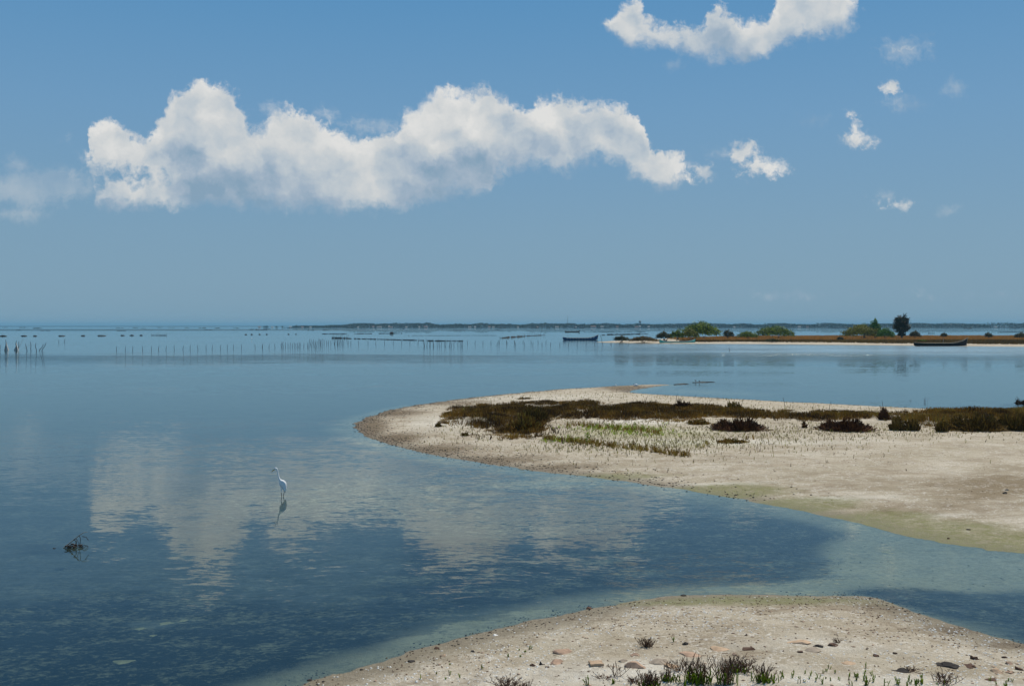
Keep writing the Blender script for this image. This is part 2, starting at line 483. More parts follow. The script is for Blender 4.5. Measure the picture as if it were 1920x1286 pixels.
def land_h(a, b, c, x, y):
    s = np.maximum(np.maximum(a, b), c)
    top = np.where(c > 0, 0.55, np.where(b > 0, 0.42, 0.27)); ln = np.where(c > 0, 7.0, np.where(b > 0, 6.0, 4.5))
    up = top * (1 - np.exp(-np.maximum(s, 0) / ln))
    up = up + np.clip(s / 3, 0, 1) * (fbm(x * 0.35, y * 0.35, 9, 3) * 0.07 + fbm(x * 2.2, y * 2.2, 19, 3) * 0.03)
    dn = -0.62 * (1 - np.exp(np.minimum(s, 0) / 9.0)) * (1 + 0.3 * fbm(x * 0.12, y * 0.12, 31, 3)) - 0.0
    return np.where(s > 0, up, dn)


def height(x, y):
    x = np.atleast_1d(np.asarray(x, float)); y = np.atleast_1d(np.asarray(y, float))
    return land_h(*shore(x, y), x, y)


def land(u, v):
    """the ground point that shows at photo pixel (u, v)"""
    z = 0.0
    for _ in range(5):
        p = px(u, v, z); z = float(height(p[0], p[1])[0])
    return (p[0], p[1], z)


def landp(pts): return np.array([land(*p)[:2] for p in pts])


def bumpfield(x, y, spots):
    """sum of soft spots: (u, v, half width px, half height px, weight) on the ground"""
    o = np.zeros(x.shape)
    for u, v, ru, rv, wt in spots:
        c = np.array(land(u, v)[:2]); e = np.array(land(u + ru, v)[:2]); g = np.array(land(u, v - rv)[:2])
        rx = max(abs(e[0] - c[0]), 0.05); ry = max(abs(g[1] - c[1]), 0.05)
        sl = (g[0] - c[0]) / (g[1] - c[1])
        dx = (x - c[0]) - sl * (y - c[1]); dy = y - c[1]
        o = np.maximum(o, wt * np.exp(-((dx / rx) ** 2 + (dy / ry) ** 2)))
    return o


# vegetation patch on the near sandbank
D_px = [(828, 782), (850, 768), (900, 760), (960, 756), (1030, 752), (1100, 755), (1200, 758), (1290, 761), (1380, 766), (1500, 771), (1640, 774), (1750, 773), (1820, 768), (1920, 762), (2300, 762), (2900, 775),
        (2900, 830), (2300, 818), (1920, 808), (1850, 806), (1790, 806), (1740, 800), (1690, 795), (1640, 787), (1560, 789), (1480, 787), (1400, 785), (1330, 783), (1270, 789),
        (1215, 786), (1195, 793), (1150, 788), (1090, 786), (1020, 789), (1008, 797), (1022, 812), (1005, 822), (960, 820), (910, 808), (870, 798), (835, 792)]
D = spline(landp(D_px), 3)
# sea-grass on the lagoon floor: (u, v) outlines
E1_px = [(-400, 1140), (0, 1128), (150, 1112), (320, 1108), (420, 1118), (620, 1130), (700, 1110), (740, 1060), (760, 1010), (960, 1008), (1060, 1000), (1220, 960), (1300, 958), (1380, 962), (1460, 975), (1530, 985), (1590, 1000), (1570, 1025), (1540, 1050), (1510, 1080),
         (1440, 1090), (1380, 1096), (1280, 1098), (1200, 1105), (1120, 1112), (1040, 1120), (960, 1138), (880, 1150), (800, 1170), (760, 1195), (700, 1215), (620, 1240), (540, 1262), (400, 1300), (-400, 1400)]
E2_px = [(1640, 1112), (1700, 1110), (1760, 1118), (1850, 1128), (1930, 1125), (2200, 1140), (2400, 1240), (2050, 1215), (1930, 1195), (1860, 1175), (1790, 1155), (1720, 1135)]


# ------------------------------------------------------------------ ground: lake floor, banks
r_arr = np.concatenate([[0.05, 1.5, 3.5, 5.5], 7.0 * 1.0082 ** np.arange(0, 512), [520, 640, 800, 1000, 1400, 2000, 3000, 5000, 9000, 16000, 30000]])
th_fine = np.linspace(R(-34), R(34), 520)
th = np.concatenate([th_fine, np.linspace(R(34), R(326), 42)[1:-1]])
nr, nt = len(r_arr), len(th)
RR, TT = np.meshgrid(r_arr, th, indexing='ij')
gx = (RR * np.sin(TT)).ravel(); gy = (RR * np.cos(TT)).ravel()
sA, sB, sC = shore(gx, gy)
gz = land_h(sA, sB, sC, gx, gy)
S = np.maximum(np.maximum(sA, sB), sC)
i0 = np.arange(nr - 1)[:, None] * nt; j = np.arange(nt)[None, :]; j1 = (j + 1) % nt
quads = np.stack([i0 + j, i0 + nt + j, i0 + nt + j1, i0 + j1], -1).reshape(-1, 4)[:, ::-1]
E1 = spline(landp(E1_px), 3); E2 = spline(landp(E2_px), 3)
near = np.hypot(gx, gy) < 90
def polyattr(poly, far=-9.0):
    o = np.full(gx.shape, far); o[near] = sdf(poly, gx[near], gy[near]); return o
veg = polyattr(D)
grass = np.maximum(polyattr(E1), polyattr(E2) + 0.5)
grass = np.maximum(grass, -3 + bumpfield(gx, gy, [(80, 1030, 200, 35, 3.2), (300, 1010, 160, 20, 3.0)]))
grass = grass - bumpfield(gx, gy, [(280, 1172, 55, 10, 3.2), (265, 1190, 60, 7, 2.4), (150, 1265, 60, 10, 1.5), (1000, 1025, 60, 10, 1.2)])
algae = bumpfield(gx, gy, [(1350, 922, 130, 14, 1.0), (1500, 948, 120, 15, 1.0), (1640, 978, 130, 20, 1.0), (1780, 1000, 130, 24, 1.0), (1920, 1018, 160, 26, 1.0), (2100, 1030, 160, 30, 1),
                           (1150, 893, 120, 8, 0.6), (1400, 1126, 260, 8, 0.7)])
wrack = bumpfield(gx, gy, [(690, 797, 40, 20, 1.0), (740, 822, 55, 12, 1.0), (820, 843, 80, 11, 0.9), (930, 862, 110, 9, 0.85), (1050, 876, 110, 8, 0.7), (1180, 728, 60, 5, 1.0),
                           (740, 775, 60, 7, 0.9), (850, 755, 100, 4, 0.7), (1650, 1140, 60, 8, 0.6), (1780, 1180, 60, 8, 0.8), (1900, 1210, 60, 8, 0.8), (1100, 1160, 160, 10, 0.35)])
brown = bumpfield(gx, gy, [(1900, 910, 190, 26, 1.0), (1800, 950, 260, 22, 0.55), (1650, 905, 260, 25, 0.4), (1350, 860, 220, 10, 0.35), (1500, 1135, 160, 12, 0.5), (1720, 1190, 120, 12, 0.4)])
whit = bumpfield(gx, gy, [(1380, 828, 350, 8, 0.7), (1200, 790, 120, 8, 1.0), (840, 790, 90, 18, 0.8), (1500, 1205, 260, 22, 0.6), (1200, 1260, 400, 30, 0.9), (1600, 1275, 500, 16, 0.9), (1330, 908, 160, 5, 0.9), (1560, 935, 160, 7, 0.9), (1780, 965, 120, 6, 0.7), (1000, 745, 300, 8, 0.6)])
pale = bumpfield(gx, gy, [(1720, 1060, 190, 60, 1.0), (1900, 1075, 200, 35, 1.0), (1600, 1100, 150, 16, 1.0), (1600, 1010, 110, 40, 0.9), (1450, 1106, 160, 9, 1.0), (930, 1175, 120, 14, 1.0), (820, 1200, 100, 12, 1.0), (1010, 1150, 80, 10, 0.7), (1060, 905, 250, 16, 0.5), (700, 930, 420, 60, 0.32), (950, 990, 250, 30, 0.25), (1320, 735, 150, 8, .4)])  # silt shallows; the widest spot puts cloud-reflection brightness into the bed colour
greenish = bumpfield(gx, gy, [(1200, 812, 180, 14, 1.0), (1290, 830, 160, 14, 0.7), (1180, 800, 100, 6, 1.0)])

gm, t, b = material('sand_and_lake_floor')
pos = t.node('ShaderNodeNewGeometry').outputs['Position']
at = lambda n: t.node('ShaderNodeAttribute', attribute_name=n).outputs['Fac']
nb = t.noise(pos, 0.55, 6, 0.6); nm = t.noise(pos, 3.0, 6, 0.62); nf = t.noise(pos, 22, 5, 0.7); nff = t.noise(pos, 75, 3, 0.7)
posx = t.v('MULTIPLY', pos, (0.7, 1.5, 1.0))
nstreak = t.noise(posx, 1.3, 7, 0.68)
s = at('inland')
dry = t.ramp(t.m('ADD', t.m('MULTIPLY', nb, 0.5), t.m('MULTIPLY', nf, 0.5)), [(0.34, (0.27, 0.215, 0.145)), (0.46, (0.42, 0.355, 0.26)), (0.54, (0.50, 0.435, 0.33)), (0.66, (0.66, 0.605, 0.50))])
patch = t.noise(posx, 0.45, 6, 0.62)
dry = t.mix(t.m('MULTIPLY', t.rng(patch, 0.44, 0.62), 0.55), dry, (0.37, 0.315, 0.215))
dry = t.mix(t.m('MULTIPLY', t.rng(t.noise(posx, 5.5, 5, 0.7), 0.54, 0.66), 0.45), dry, (0.27, 0.21, 0.14))
dry = t.mix(t.m('MULTIPLY', t.rng(t.m('ADD', at('whit'), t.m('SUBTRACT', nm, 0.5)), 0.3, 0.9), 0.6), dry, (0.74, 0.70, 0.60))
dry = t.mix(t.rng(t.m('ADD', at('brown'), t.m('MULTIPLY', t.m('SUBTRACT', nstreak, 0.5), 1.6)), 0.12, 0.80, 0, 0.9), dry, t.mix(nf, (0.14, 0.10, 0.055), (0.33, 0.262, 0.165)))
dry = t.mix(t.m('MULTIPLY', t.rng(t.m('ADD', at('greenish'), t.m('SUBTRACT', nf, 0.5)), 0.35, 1.0), 0.45), dry, (0.30, 0.32, 0.12))
# faint tide lines that follow the shore
tl = t.m('SINE', t.m('ADD', t.m('MULTIPLY', s, 5.5), t.m('MULTIPLY', t.noise(pos, 0.7, 5, 0.6), 16.0)))
tl = t.m('MULTIPLY', t.rng(tl, 0.55, 1.0), t.rng(t.noise(pos, 1.7, 4, 0.7), 0.42, 0.62))
dry = t.mix(t.m('MULTIPLY', t.m('MULTIPLY', tl, t.rng(s, 0.2, 4.5, 0.75, 0.15)), 1.0), dry, (0.22, 0.165, 0.105))
crust = t.m('MULTIPLY', t.rng(t.m('ABSOLUTE', t.m('SUBTRACT', t.noise(pos, 1.1, 6, 0.65), 0.5)), 0.0, 0.022, 1, 0), t.rng(nf, 0.45, 0.6))
dry = t.mix(t.m('MULTIPLY', crust, 0.7), dry, (0.82, 0.79, 0.71))
# dark crumbs, dried weed and grit
grit = t.rng(t.m('ADD', nff, t.m('MULTIPLY', t.m('SUBTRACT', nm, 0.5), 0.8)), 0.60, 0.70)
dry = t.mix(t.m('MULTIPLY', grit, 0.6), dry, (0.16, 0.12, 0.08))
wr = t.rng(t.m('ADD', at('wrack'), t.m('MULTIPLY', t.m('SUBTRACT', t.noise(pos, 9, 5, 0.7), 0.5), 1.8)), 0.18, 0.75)
wetline = t.m('SUBTRACT', s, t.m('MULTIPLY', t.m('SUBTRACT', nm, 0.5), 0.5))
wet = t.rng(wetline, 0.15, 1.1, 1, 0, smooth=True)
wetcol = t.mix(nf, (0.11, 0.085, 0.05), (0.30, 0.255, 0.175))
landc = t.mix(t.m('MULTIPLY', wet, 0.85), dry, wetcol)
al = t.rng(t.m('ADD', at('algae'), t.m('MULTIPLY', t.m('SUBTRACT', nstreak, 0.5), 0.9)), 0.16, 0.55)
al = t.m('MULTIPLY', al, t.rng(t.noise(pos, 6, 6, 0.75), 0.36, 0.58, 0.45, 1.0))
al = t.m('MULTIPLY', al, t.rng(wetline, 1.7, 3.2, 1, 0, smooth=True))
landc = t.mix(t.m('MULTIPLY', al, 0.85), landc, t.mix(nm, (0.10, 0.105, 0.035), (0.27, 0.265, 0.11)))
landc = t.mix(t.m('MULTIPLY', wr, 0.85), landc, t.mix(t.noise(pos, 14, 4, 0.7), (0.03, 0.02, 0.012), (0.26, 0.19, 0.11)))
vg = t.rng(t.m('ADD', at('veg'), t.m('MULTIPLY', t.m('SUBTRACT', nm, 0.5), 1.6)), 0.2, 1.6, 0, 0.75)
landc = t.mix(t.m('MULTIPLY', vg, 0.85), landc, (0.05, 0.038, 0.018))
# under water: silt, sand and sea-grass beds
streak2 = t.noise(t.v('MULTIPLY', pos, (1.0, 1.6, 1.0)), 2.4, 8, 0.75)
silt = t.mix(t.rng(nb, 0.35, 0.65), (0.34, 0.31, 0.22), (0.46, 0.405, 0.29))
mott = t.noise(t.v('MULTIPLY', pos, (0.7, 1.0, 1.0)), 11.0, 6, 0.80, dist=0.5)
mott2 = t.noise(t.v('MULTIPLY', pos, (0.6, 1.0, 1.0)), 1.4, 4, 0.65)
sg = t.rng(t.m('ADD', t.m('ADD', at('grass'), t.m('MULTIPLY', t.m('SUBTRACT', nb, 0.5), 1.6)), t.m('MULTIPLY', t.m('SUBTRACT', mott, 0.5), 3.0)), -0.3, 0.5, 0, 1, smooth=True)
sgp = t.m('MULTIPLY', sg, t.rng(t.m('ADD', mott, t.m('MULTIPLY', t.m('SUBTRACT', mott2, 0.5), 0.45)), 0.50, 0.62, 1.0, 0.22))
deep = t.rng(s, -14, -2.5, 1, 0, smooth=True)
mud = t.mix(t.rng(streak2, 0.35, 0.65), (0.020, 0.030, 0.034), (0.075, 0.088, 0.085))
edgewater = t.rng(t.m('ADD', s, t.m('MULTIPLY', t.m('SUBTRACT', nb, 0.5), 1.2)), -1.5, -0.1, 0, 0.8, smooth=True)
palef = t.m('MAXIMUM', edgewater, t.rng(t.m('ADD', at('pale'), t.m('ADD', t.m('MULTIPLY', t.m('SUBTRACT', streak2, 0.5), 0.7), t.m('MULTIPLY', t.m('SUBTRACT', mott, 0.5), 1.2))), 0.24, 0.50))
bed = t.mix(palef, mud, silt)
gaps = t.rng(t.m('ADD', mott, t.m('MULTIPLY', t.m('SUBTRACT', mott2, 0.5), 0.5)), 0.50, 0.66)
bed = t.mix(t.m('MULTIPLY', t.rng(mott, 0.40, 0.60, 1, 0), 0.45), bed, (0.02, 0.032, 0.034))
bed = t.mix(t.m('MULTIPLY', gaps, 0.30), bed, (0.26, 0.26, 0.19))
bed = t.mix(sg, bed, t.mix(t.m('MULTIPLY', gaps, 0.62), (0.0015, 0.006, 0.009), (0.24, 0.24, 0.17)))
under = t.rng(s, -0.06, 0.0, 1, 0)
col = t.mix(under, landc, bed)
t.put(b.inputs['Base Color'], col)
t.put(b.inputs['Roughness'], t.rng(wet, 0, 1, 0.95, 0.6))
b.inputs['Specular IOR Level'].default_value = 0.15
hgt = t.m('ADD', t.m('MULTIPLY', nf, 0.6), t.m('MULTIPLY', nff, 0.3))
hgt = t.m('ADD', hgt, nm)
bp = t.node('ShaderNodeBump', {'Height': hgt, 'Strength': 1.0, 'Distance': 0.045})
t.l.new(bp.outputs[0], b.inputs['Normal'])

GV = np.stack([gx, gy, gz], 1)
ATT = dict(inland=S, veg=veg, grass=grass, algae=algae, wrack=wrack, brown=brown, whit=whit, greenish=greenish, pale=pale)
fS = S[quads].mean(1); fa = sA[quads].mean(1); fb = sB[quads].mean(1); fc = sC[quads].mean(1)
kind = np.where(fS < 0, 0, np.where(fa == fS, 1, 2))
kind = np.where((fS >= 0) & (fc >= fa) & (fc >= fb), 3, np.where((fS >= 0) & (fb > fa) & (fb > fc), 2, np.where(fS < 0, 0, 1)))
for k, nm_ in ((0, 'lake_floor'), (1, 'sandbank'), (2, 'beach'), (3, 'islet')):
    q = quads[kind == k]
    ids, inv = np.unique(q, return_inverse=True)
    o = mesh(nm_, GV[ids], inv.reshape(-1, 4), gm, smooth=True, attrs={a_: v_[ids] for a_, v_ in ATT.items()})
    tag(o, kind='structure')

# ------------------------------------------------------------------ water
wm = bpy.data.materials.new('lagoon_water'); wm.use_nodes = True
t = NT(wm.node_tree); t.n.clear()
mo = t.node('ShaderNodeOutputMaterial')
pos = t.node('ShaderNodeNewGeometry').outputs['Position']
calm = t.noise(t.v('MULTIPLY', pos, (0.012, 0.05, 0)), 1.0, 5, 0.6)             # cat's paws
calm2 = t.noise(t.v('MULTIPLY', pos, (0.10, 0.42, 0)), 1.0, 5, 0.6)
sepw = t.node('ShaderNodeSeparateXYZ', {0: pos})
wob = t.m('SUBTRACT', t.noise(t.v('MULTIPLY', pos, (0.035, 0.10, 0)), 1.0, 5, 0.65), 0.5)
yy = t.m('MULTIPLY_ADD', wob, 70.0, sepw.outputs[1])
band = t.m('MULTIPLY', t.rng(yy, 100, 140, 0, 1, smooth=True), t.rng(yy, 150, 163, 1, 0, smooth=True))
band = t.m('MULTIPLY', band, t.rng(sepw.outputs[0], -20, 30, 1, 0.2, smooth=True))
band = t.m('MULTIPLY', band, t.rng(t.noise(t.v('MULTIPLY', pos, (0.15, 0.5, 0)), 1.0, 4, 0.7), 0.35, 0.6, 0.25, 1.0))
y2 = t.m('MULTIPLY_ADD', wob, 500.0, sepw.outputs[1])
far = t.m('MULTIPLY', t.rng(y2, 800, 950, 0, 1), t.rng(y2, 1150, 1250, 1, 0))
far = t.m('MULTIPLY', far, t.rng(sepw.outputs[0], -300, -100, 1, 0.1))
far = t.m('MAXIMUM', far, t.rng(sepw.outputs[1], 2300, 4000, 0, 1))
band = t.m('MAXIMUM', band, far)
amp = t.m('ADD', t.rng(calm, 0.42, 0.60, 0.30, 1.45, smooth=True), t.m('MULTIPLY', t.m('SUBTRACT', calm2, 0.5), 0.9))
amp = t.m('MAXIMUM', t.m('ADD', amp, t.m('MULTIPLY', band, 13.0)), 0.30)
warpn = t.v('SCALE', t.v('SUBTRACT', t.noise(pos, 0.25, 2, 0.5, col=True), (0.5, 0.5, 0.5)), 1.2)
pw = t.v('ADD', pos, warpn)
w1 = t.v('SUBTRACT', t.noise(t.v('MULTIPLY', pw, (0.8, 2.2, 0)), 1.0, 2, 0.5, col=True), (0.5, 0.5, 0.5))
w2 = t.v('SUBTRACT', t.noise(t.v('MULTIPLY', pw, (3.2, 9.0, 0)), 1.0, 3, 0.6, col=True), (0.5, 0.5, 0.5))
amp = t.m('MULTIPLY', amp, t.m('ADD', t.rng(sepw.outputs[1], 60, 200, 1.0, 2.0), t.m('MULTIPLY', t.m('MULTIPLY', t.rng(sepw.outputs[1], 120, 170), t.rng(sepw.outputs[1], 235, 300, 1, 0)), t.rng(sepw.outputs[0], 10, 35, 0, 10.0))))
w3 = t.v('SUBTRACT', t.noise(t.v('MULTIPLY', pw, (7.0, 24.0, 0)), 1.0, 2, 0.6, col=True), (0.5, 0.5, 0.5))
sl = t.v('ADD', t.v('ADD', t.v('SCALE', w1, 0.050), t.v('SCALE', w2, 0.105)), t.v('SCALE', w3, 0.055))
sl = t.v('MULTIPLY', t.v('SCALE', sl, amp), (0.45, 1.0, 0.0))
nrm = t.v('NORMALIZE', t.v('ADD', sl, (0.0, 0.0, 1.0)))
fr = t.node('ShaderNodeFresnel', {'IOR': 1.333, 'Normal': nrm})
gl = t.node('ShaderNodeBsdfGlossy', {'Color': (0.87, 0.98, 1, 1), 'Roughness': t.m('ADD', 0.012, t.m('MULTIPLY', t.m('MULTIPLY', t.rng(sepw.outputs[1], 110, 165), t.rng(sepw.outputs[1], 240, 320, 1, 0)), t.rng(sepw.outputs[0], 5, 35, 0, 0.17))), 'Normal': nrm})
tr = t.node('ShaderNodeBsdfTransparent', {'Color': (0.72, 0.84, 0.83, 1)})
mx = t.node('ShaderNodeMixShader', {0: fr.outputs[0], 1: tr.outputs[0], 2: gl.outputs[0]})
t.l.new(mx.outputs[0], mo.inputs[0])
ang = np.linspace(0, 2 * math.pi, 97)[:-1]
rs = [0.0] + [10 * 2.0 ** k for k in range(12)]
wv = [(0, 0, 0)]; wf = []
for k, r_ in enumerate(rs[1:]): wv += [(r_ * math.sin(a_), r_ * math.cos(a_), 0) for a_ in ang]
for j_ in range(96): wf.append((0, 1 + (j_ + 1) % 96, 1 + j_))
for k in range(len(rs) - 2):
    o_ = 1 + k * 96
    for j_ in range(96): wf.append((o_ + j_, o_ + (j_ + 1) % 96, o_ + 96 + (j_ + 1) % 96, o_ + 96 + j_))
tag(mesh('lagoon_water', wv, wf, wm), kind='structure')

# ------------------------------------------------------------------ air
HAZE = 0.00013
hz = MB(); hz.box((0, 0, 14.5), (42000, 42000, 33.0))
hm = bpy.data.materials.new('humid_air'); hm.use_nodes = True
t = NT(hm.node_tree); t.n.clear(); mo = t.node('ShaderNodeOutputMaterial')
pv = t.node('ShaderNodeVolumePrincipled'); pv.inputs['Color'].default_value = (0.32, 0.66, 0.88, 1)
pv.inputs['Density'].default_value = HAZE; pv.inputs['Anisotropy'].default_value = 0.0
t.l.new(pv.outputs[0], mo.inputs['Volume'])
tag(hz.build('haze', hm), kind='stuff')
#__OBJECTS__

# ------------------------------------------------------------------ vectorised plant strokes and leaves
def strokes(P0, P1, bend, r0, r1, tint, rings=3):
    """tapering three-sided stems from P0 to P1, bowed by bend; returns verts, faces, tint"""
    P0, P1, bend = (np.asarray(a, float).reshape(-1, 3) for a in (P0, P1, bend)); n = len(P0)
    r0 = np.broadcast_to(r0, (n,)); r1 = np.broadcast_to(r1, (n,)); tint = np.broadcast_to(tint, (n,))
    d = P1 - P0; d = d / (np.linalg.norm(d, axis=1, keepdims=True) + 1e-9)
    ref = np.where(np.abs(d[:, 2:3]) > 0.8, np.array([[1.0, 0, 0]]), np.array([[0, 0, 1.0]]))
    a = np.cross(d, ref); a /= np.linalg.norm(a, axis=1, keepdims=True); b = np.cross(d, a)
    V = []
    for k in range(rings):
        t = k / (rings - 1); c = P0 * (1 - t) + P1 * t + bend * (4 * t * (1 - t))
        r = (r0 * (1 - t) + r1 * t)[:, None]
        for q in range(3):
            w_ = q * 2.0944
            V.append(c + a * math.cos(w_) * r + b * math.sin(w_) * r)
    V = np.stack(V, 1)
    fs = []
    for k in range(rings - 1):
        for q in range(3):
            i, j = k * 3 + q, k * 3 + (q + 1) % 3
            fs += [(i, j, j + 3), (i, j + 3, i + 3)]
    f = np.array(fs)
    Fq = (np.arange(n)[:, None, None] * (rings * 3) + f[None]).reshape(-1, 3)
    return V.reshape(-1, 3), Fq, np.repeat(tint, rings * 3)


def merge(parts):
    V = []; Fx = []; T = []; k = 0
    for v, f, t_ in parts:
        V.append(v); Fx.append(f + k); T.append(t_); k += len(v)
    return np.concatenate(V), np.concatenate(Fx), np.concatenate(T)


def tufts(x, y, z, h, spread, k, wid, tint, rng=RNG):
    """leaning blades, k to a tuft"""
    n = len(x)
    X_ = np.repeat(x, k); Y_ = np.repeat(y, k); Z_ = np.repeat(z, k); Hh = np.repeat(np.broadcast_to(h, (n,)), k) * rng.uniform(0.55, 1.15, n * k)
    T = np.clip(np.repeat(np.broadcast_to(tint, (n,)), k) + rng.normal(0, 0.13, n * k), 0, 1)
    an = rng.uniform(0, 6.283, n * k); rr = np.sqrt(rng.uniform(0, 1, n * k)) * spread
    bx = X_ + np.cos(an) * rr * 0.6; by = Y_ + np.sin(an) * rr * 0.6
    tx_ = X_ + np.cos(an) * rr * 1.35 + rng.normal(0, 0.02, n * k); ty_ = Y_ + np.sin(an) * rr * 1.35
    wa = rng.uniform(0, 6.283, n * k); wx = np.cos(wa) * wid / 2; wy = np.sin(wa) * wid / 2
    V = np.stack([np.stack([bx - wx, by - wy, Z_ - 0.02], 1), np.stack([bx + wx, by + wy, Z_ - 0.02], 1),
                  np.stack([tx_ + wx * .55, ty_ + wy * .55, Z_ + Hh], 1), np.stack([tx_ - wx * .55, ty_ - wy * .55, Z_ + Hh * 0.94], 1)], 1)
    Fq = np.arange(n * k)[:, None] * 4 + np.array([[0, 1, 2, 3]])
    return V.reshape(-1, 3), Fq, np.repeat(T, 4)


def leaves(cen, rad, n, size, tint=0.5, rng=RNG, hollow=0.45, flat=0.0, tspread=0.2):
    """leaf-sized faces spread through an ellipsoid"""
    d = rng.normal(size=(n, 3)); d /= np.linalg.norm(d, axis=1, keepdims=True)
    d[:, 2] = np.where(d[:, 2] < -0.35, -d[:, 2], d[:, 2])
    lump = 1 + 0.28 * np.sin(d[:, 0] * 5 + cen[0]) * np.sin(d[:, 1] * 4 + 1 + cen[0]) + 0.18 * np.sin(d[:, 2] * 9 + cen[0] * 3 + d[:, 0] * 6)
    r = (hollow + (1 - hollow) * rng.uniform(0, 1, n) ** 0.6) * lump + np.abs(rng.normal(0, 0.09, n)) * (rng.uniform(0, 1, n) < 0.35)
    p = np.asarray(cen) + d * r[:, None] * np.asarray(rad)
    nrm = d + rng.normal(0, 0.7, (n, 3)); nrm /= np.linalg.norm(nrm, axis=1, keepdims=True)
    a = np.cross(nrm, rng.normal(size=(n, 3))); a /= np.linalg.norm(a, axis=1, keepdims=True); b_ = np.cross(nrm, a)
    s_ = (size * rng.uniform(0.5, 1.3, n))[:, None]
    V = np.stack([p - a * s_, p + b_ * s_ * 0.55, p + a * s_, p - b_ * s_ * 0.55], 1)
    T = np.clip(tint + rng.normal(0, tspread, n) + 0.12 * (lump - 1) * 3, 0, 1)
    return V.reshape(-1, 3), np.arange(n)[:, None] * 4 + np.array([[0, 1, 2, 3]]), np.repeat(T, 4)


# ------------------------------------------------------------------ plant cover of the sandbank
n = 60000
bx0, by0 = D.min(0); bx1, by1 = D.max(0)
x = RNG.uniform(bx0, min(bx1, 62), n); y = RNG.uniform(by0, by1, n)
k = sdf(D, x, y)
edge = k + fbm(x * 0.8, y * 0.8, 41, 3) * 2.4
keep = (edge > 0.0) | ((edge > -0.9) & (RNG.uniform(0, 1, n) < 0.10))
gap = fbm(x * 0.55, y * 0.55, 47, 4)
keep &= ~((gap > 0.14) & (RNG.uniform(0, 1, n) < 0.92))
x, y, k = x[keep], y[keep], k[keep]
z = height(x, y)
big = fbm(x * 0.25, y * 0.4, 53, 3)
h = 0.11 + 0.09 * np.clip(k / 1.5, 0, 1) + 0.42 * np.clip(fbm(x * 0.7, y * 0.7, 57, 3), -0.2, 0.4)
xr = np.clip((x - 2) / 14, 0, 1)
tint = 0.30 + 0.85 * fbm(x * 1.1, y * 1.1, 61, 3) + 0.22 * xr * (fbm(x * .3, y * .5, 67, 3) > -0.05) + 0.10 * big
V, Fq, T = tufts(x, y, z, np.clip(h, 0.05, 0.42), 0.14, 8, 0.026, tint)
tag(mesh('glasswort_turf', V, Fq, M['turf'], attrs={'tint': T}), kind='stuff')

# sparse pale shoots on the bare sand around it
n = 9000
zones = [((1130, 808), (150, 22), 900), ((1320, 820), (260, 26), 1500), ((880, 800), (70, 24), 500), ((1160, 745), (330, 8), 900), ((1560, 808), (330, 14), 1500), ((1180, 838), (190, 12), 900), ((1500, 765), (200, 5), 300)]
P = []
for (cu, cv), (ru, rv), m_ in zones:
    c0 = np.array(land(cu, cv)[:2]); ex = abs(land(cu + ru, cv)[0] - c0[0]); g0 = np.array(land(cu, cv - rv)[:2]) - c0
    q = RNG.normal(0, 0.55, (m_, 2)); P.append(np.stack([c0[0] + q[:, 0] * ex + q[:, 1] * g0[0], c0[1] + q[:, 1] * abs(g0[1])], 1))
P = np.concatenate(P); a_, b_, c_ = shore(P[:, 0], P[:, 1]); P = P[a_ > 0.8]
V, Fq, T = tufts(P[:, 0], P[:, 1], height(P[:, 0], P[:, 1]), RNG.uniform(0.04, 0.13, len(P)), 0.02, 2, 0.018, RNG.uniform(0, 1, len(P)))
tag(mesh('sparse_shoots', V, Fq, M['paleshoot'], attrs={'tint': T}), kind='stuff')
# two lines of small dark and green clumps on the bare middle
P = []
for (u0, v0, u1, v1, m_) in ((1020, 822, 1100, 832, 70), (1090, 830, 1290, 855, 120), (1060, 795, 1240, 812, 90), (1300, 835, 1420, 822, 14)):
    for _ in range(m_):
        tt = random.random(); P.append(land(u0 + (u1 - u0) * tt + random.gauss(0, 5), v0 + (v1 - v0) * tt + random.gauss(0, 2.0)))
P = np.array(P)
V, Fq, T = tufts(P[:, 0], P[:, 1], P[:, 2], RNG.uniform(0.08, 0.24, len(P)), 0.07, 8, 0.022, RNG.uniform(0.2, 1, len(P)))
tag(mesh('clump_lines', V, Fq, M['turf'], attrs={'tint': T}), kind='stuff')
P = []
for (cu, cv, ru, rv, m_) in ((1150, 803, 75, 5, 160), (1060, 826, 40, 4, 50), (885, 768, 20, 5, 20), (1200, 812, 60, 5, 60)):
    for _ in range(m_): P.append(land(cu + random.gauss(0, ru * .6), cv + random.gauss(0, rv * .6)))
P = np.array(P)
V, Fq, T = tufts(P[:, 0], P[:, 1], P[:, 2], RNG.uniform(0.06, 0.16, len(P)), 0.06, 6, 0.02, RNG.uniform(0.2, 0.9, len(P)))
tag(mesh('green_ground_cover', V, Fq, M['greenshoot'], attrs={'tint': T}), kind='stuff')


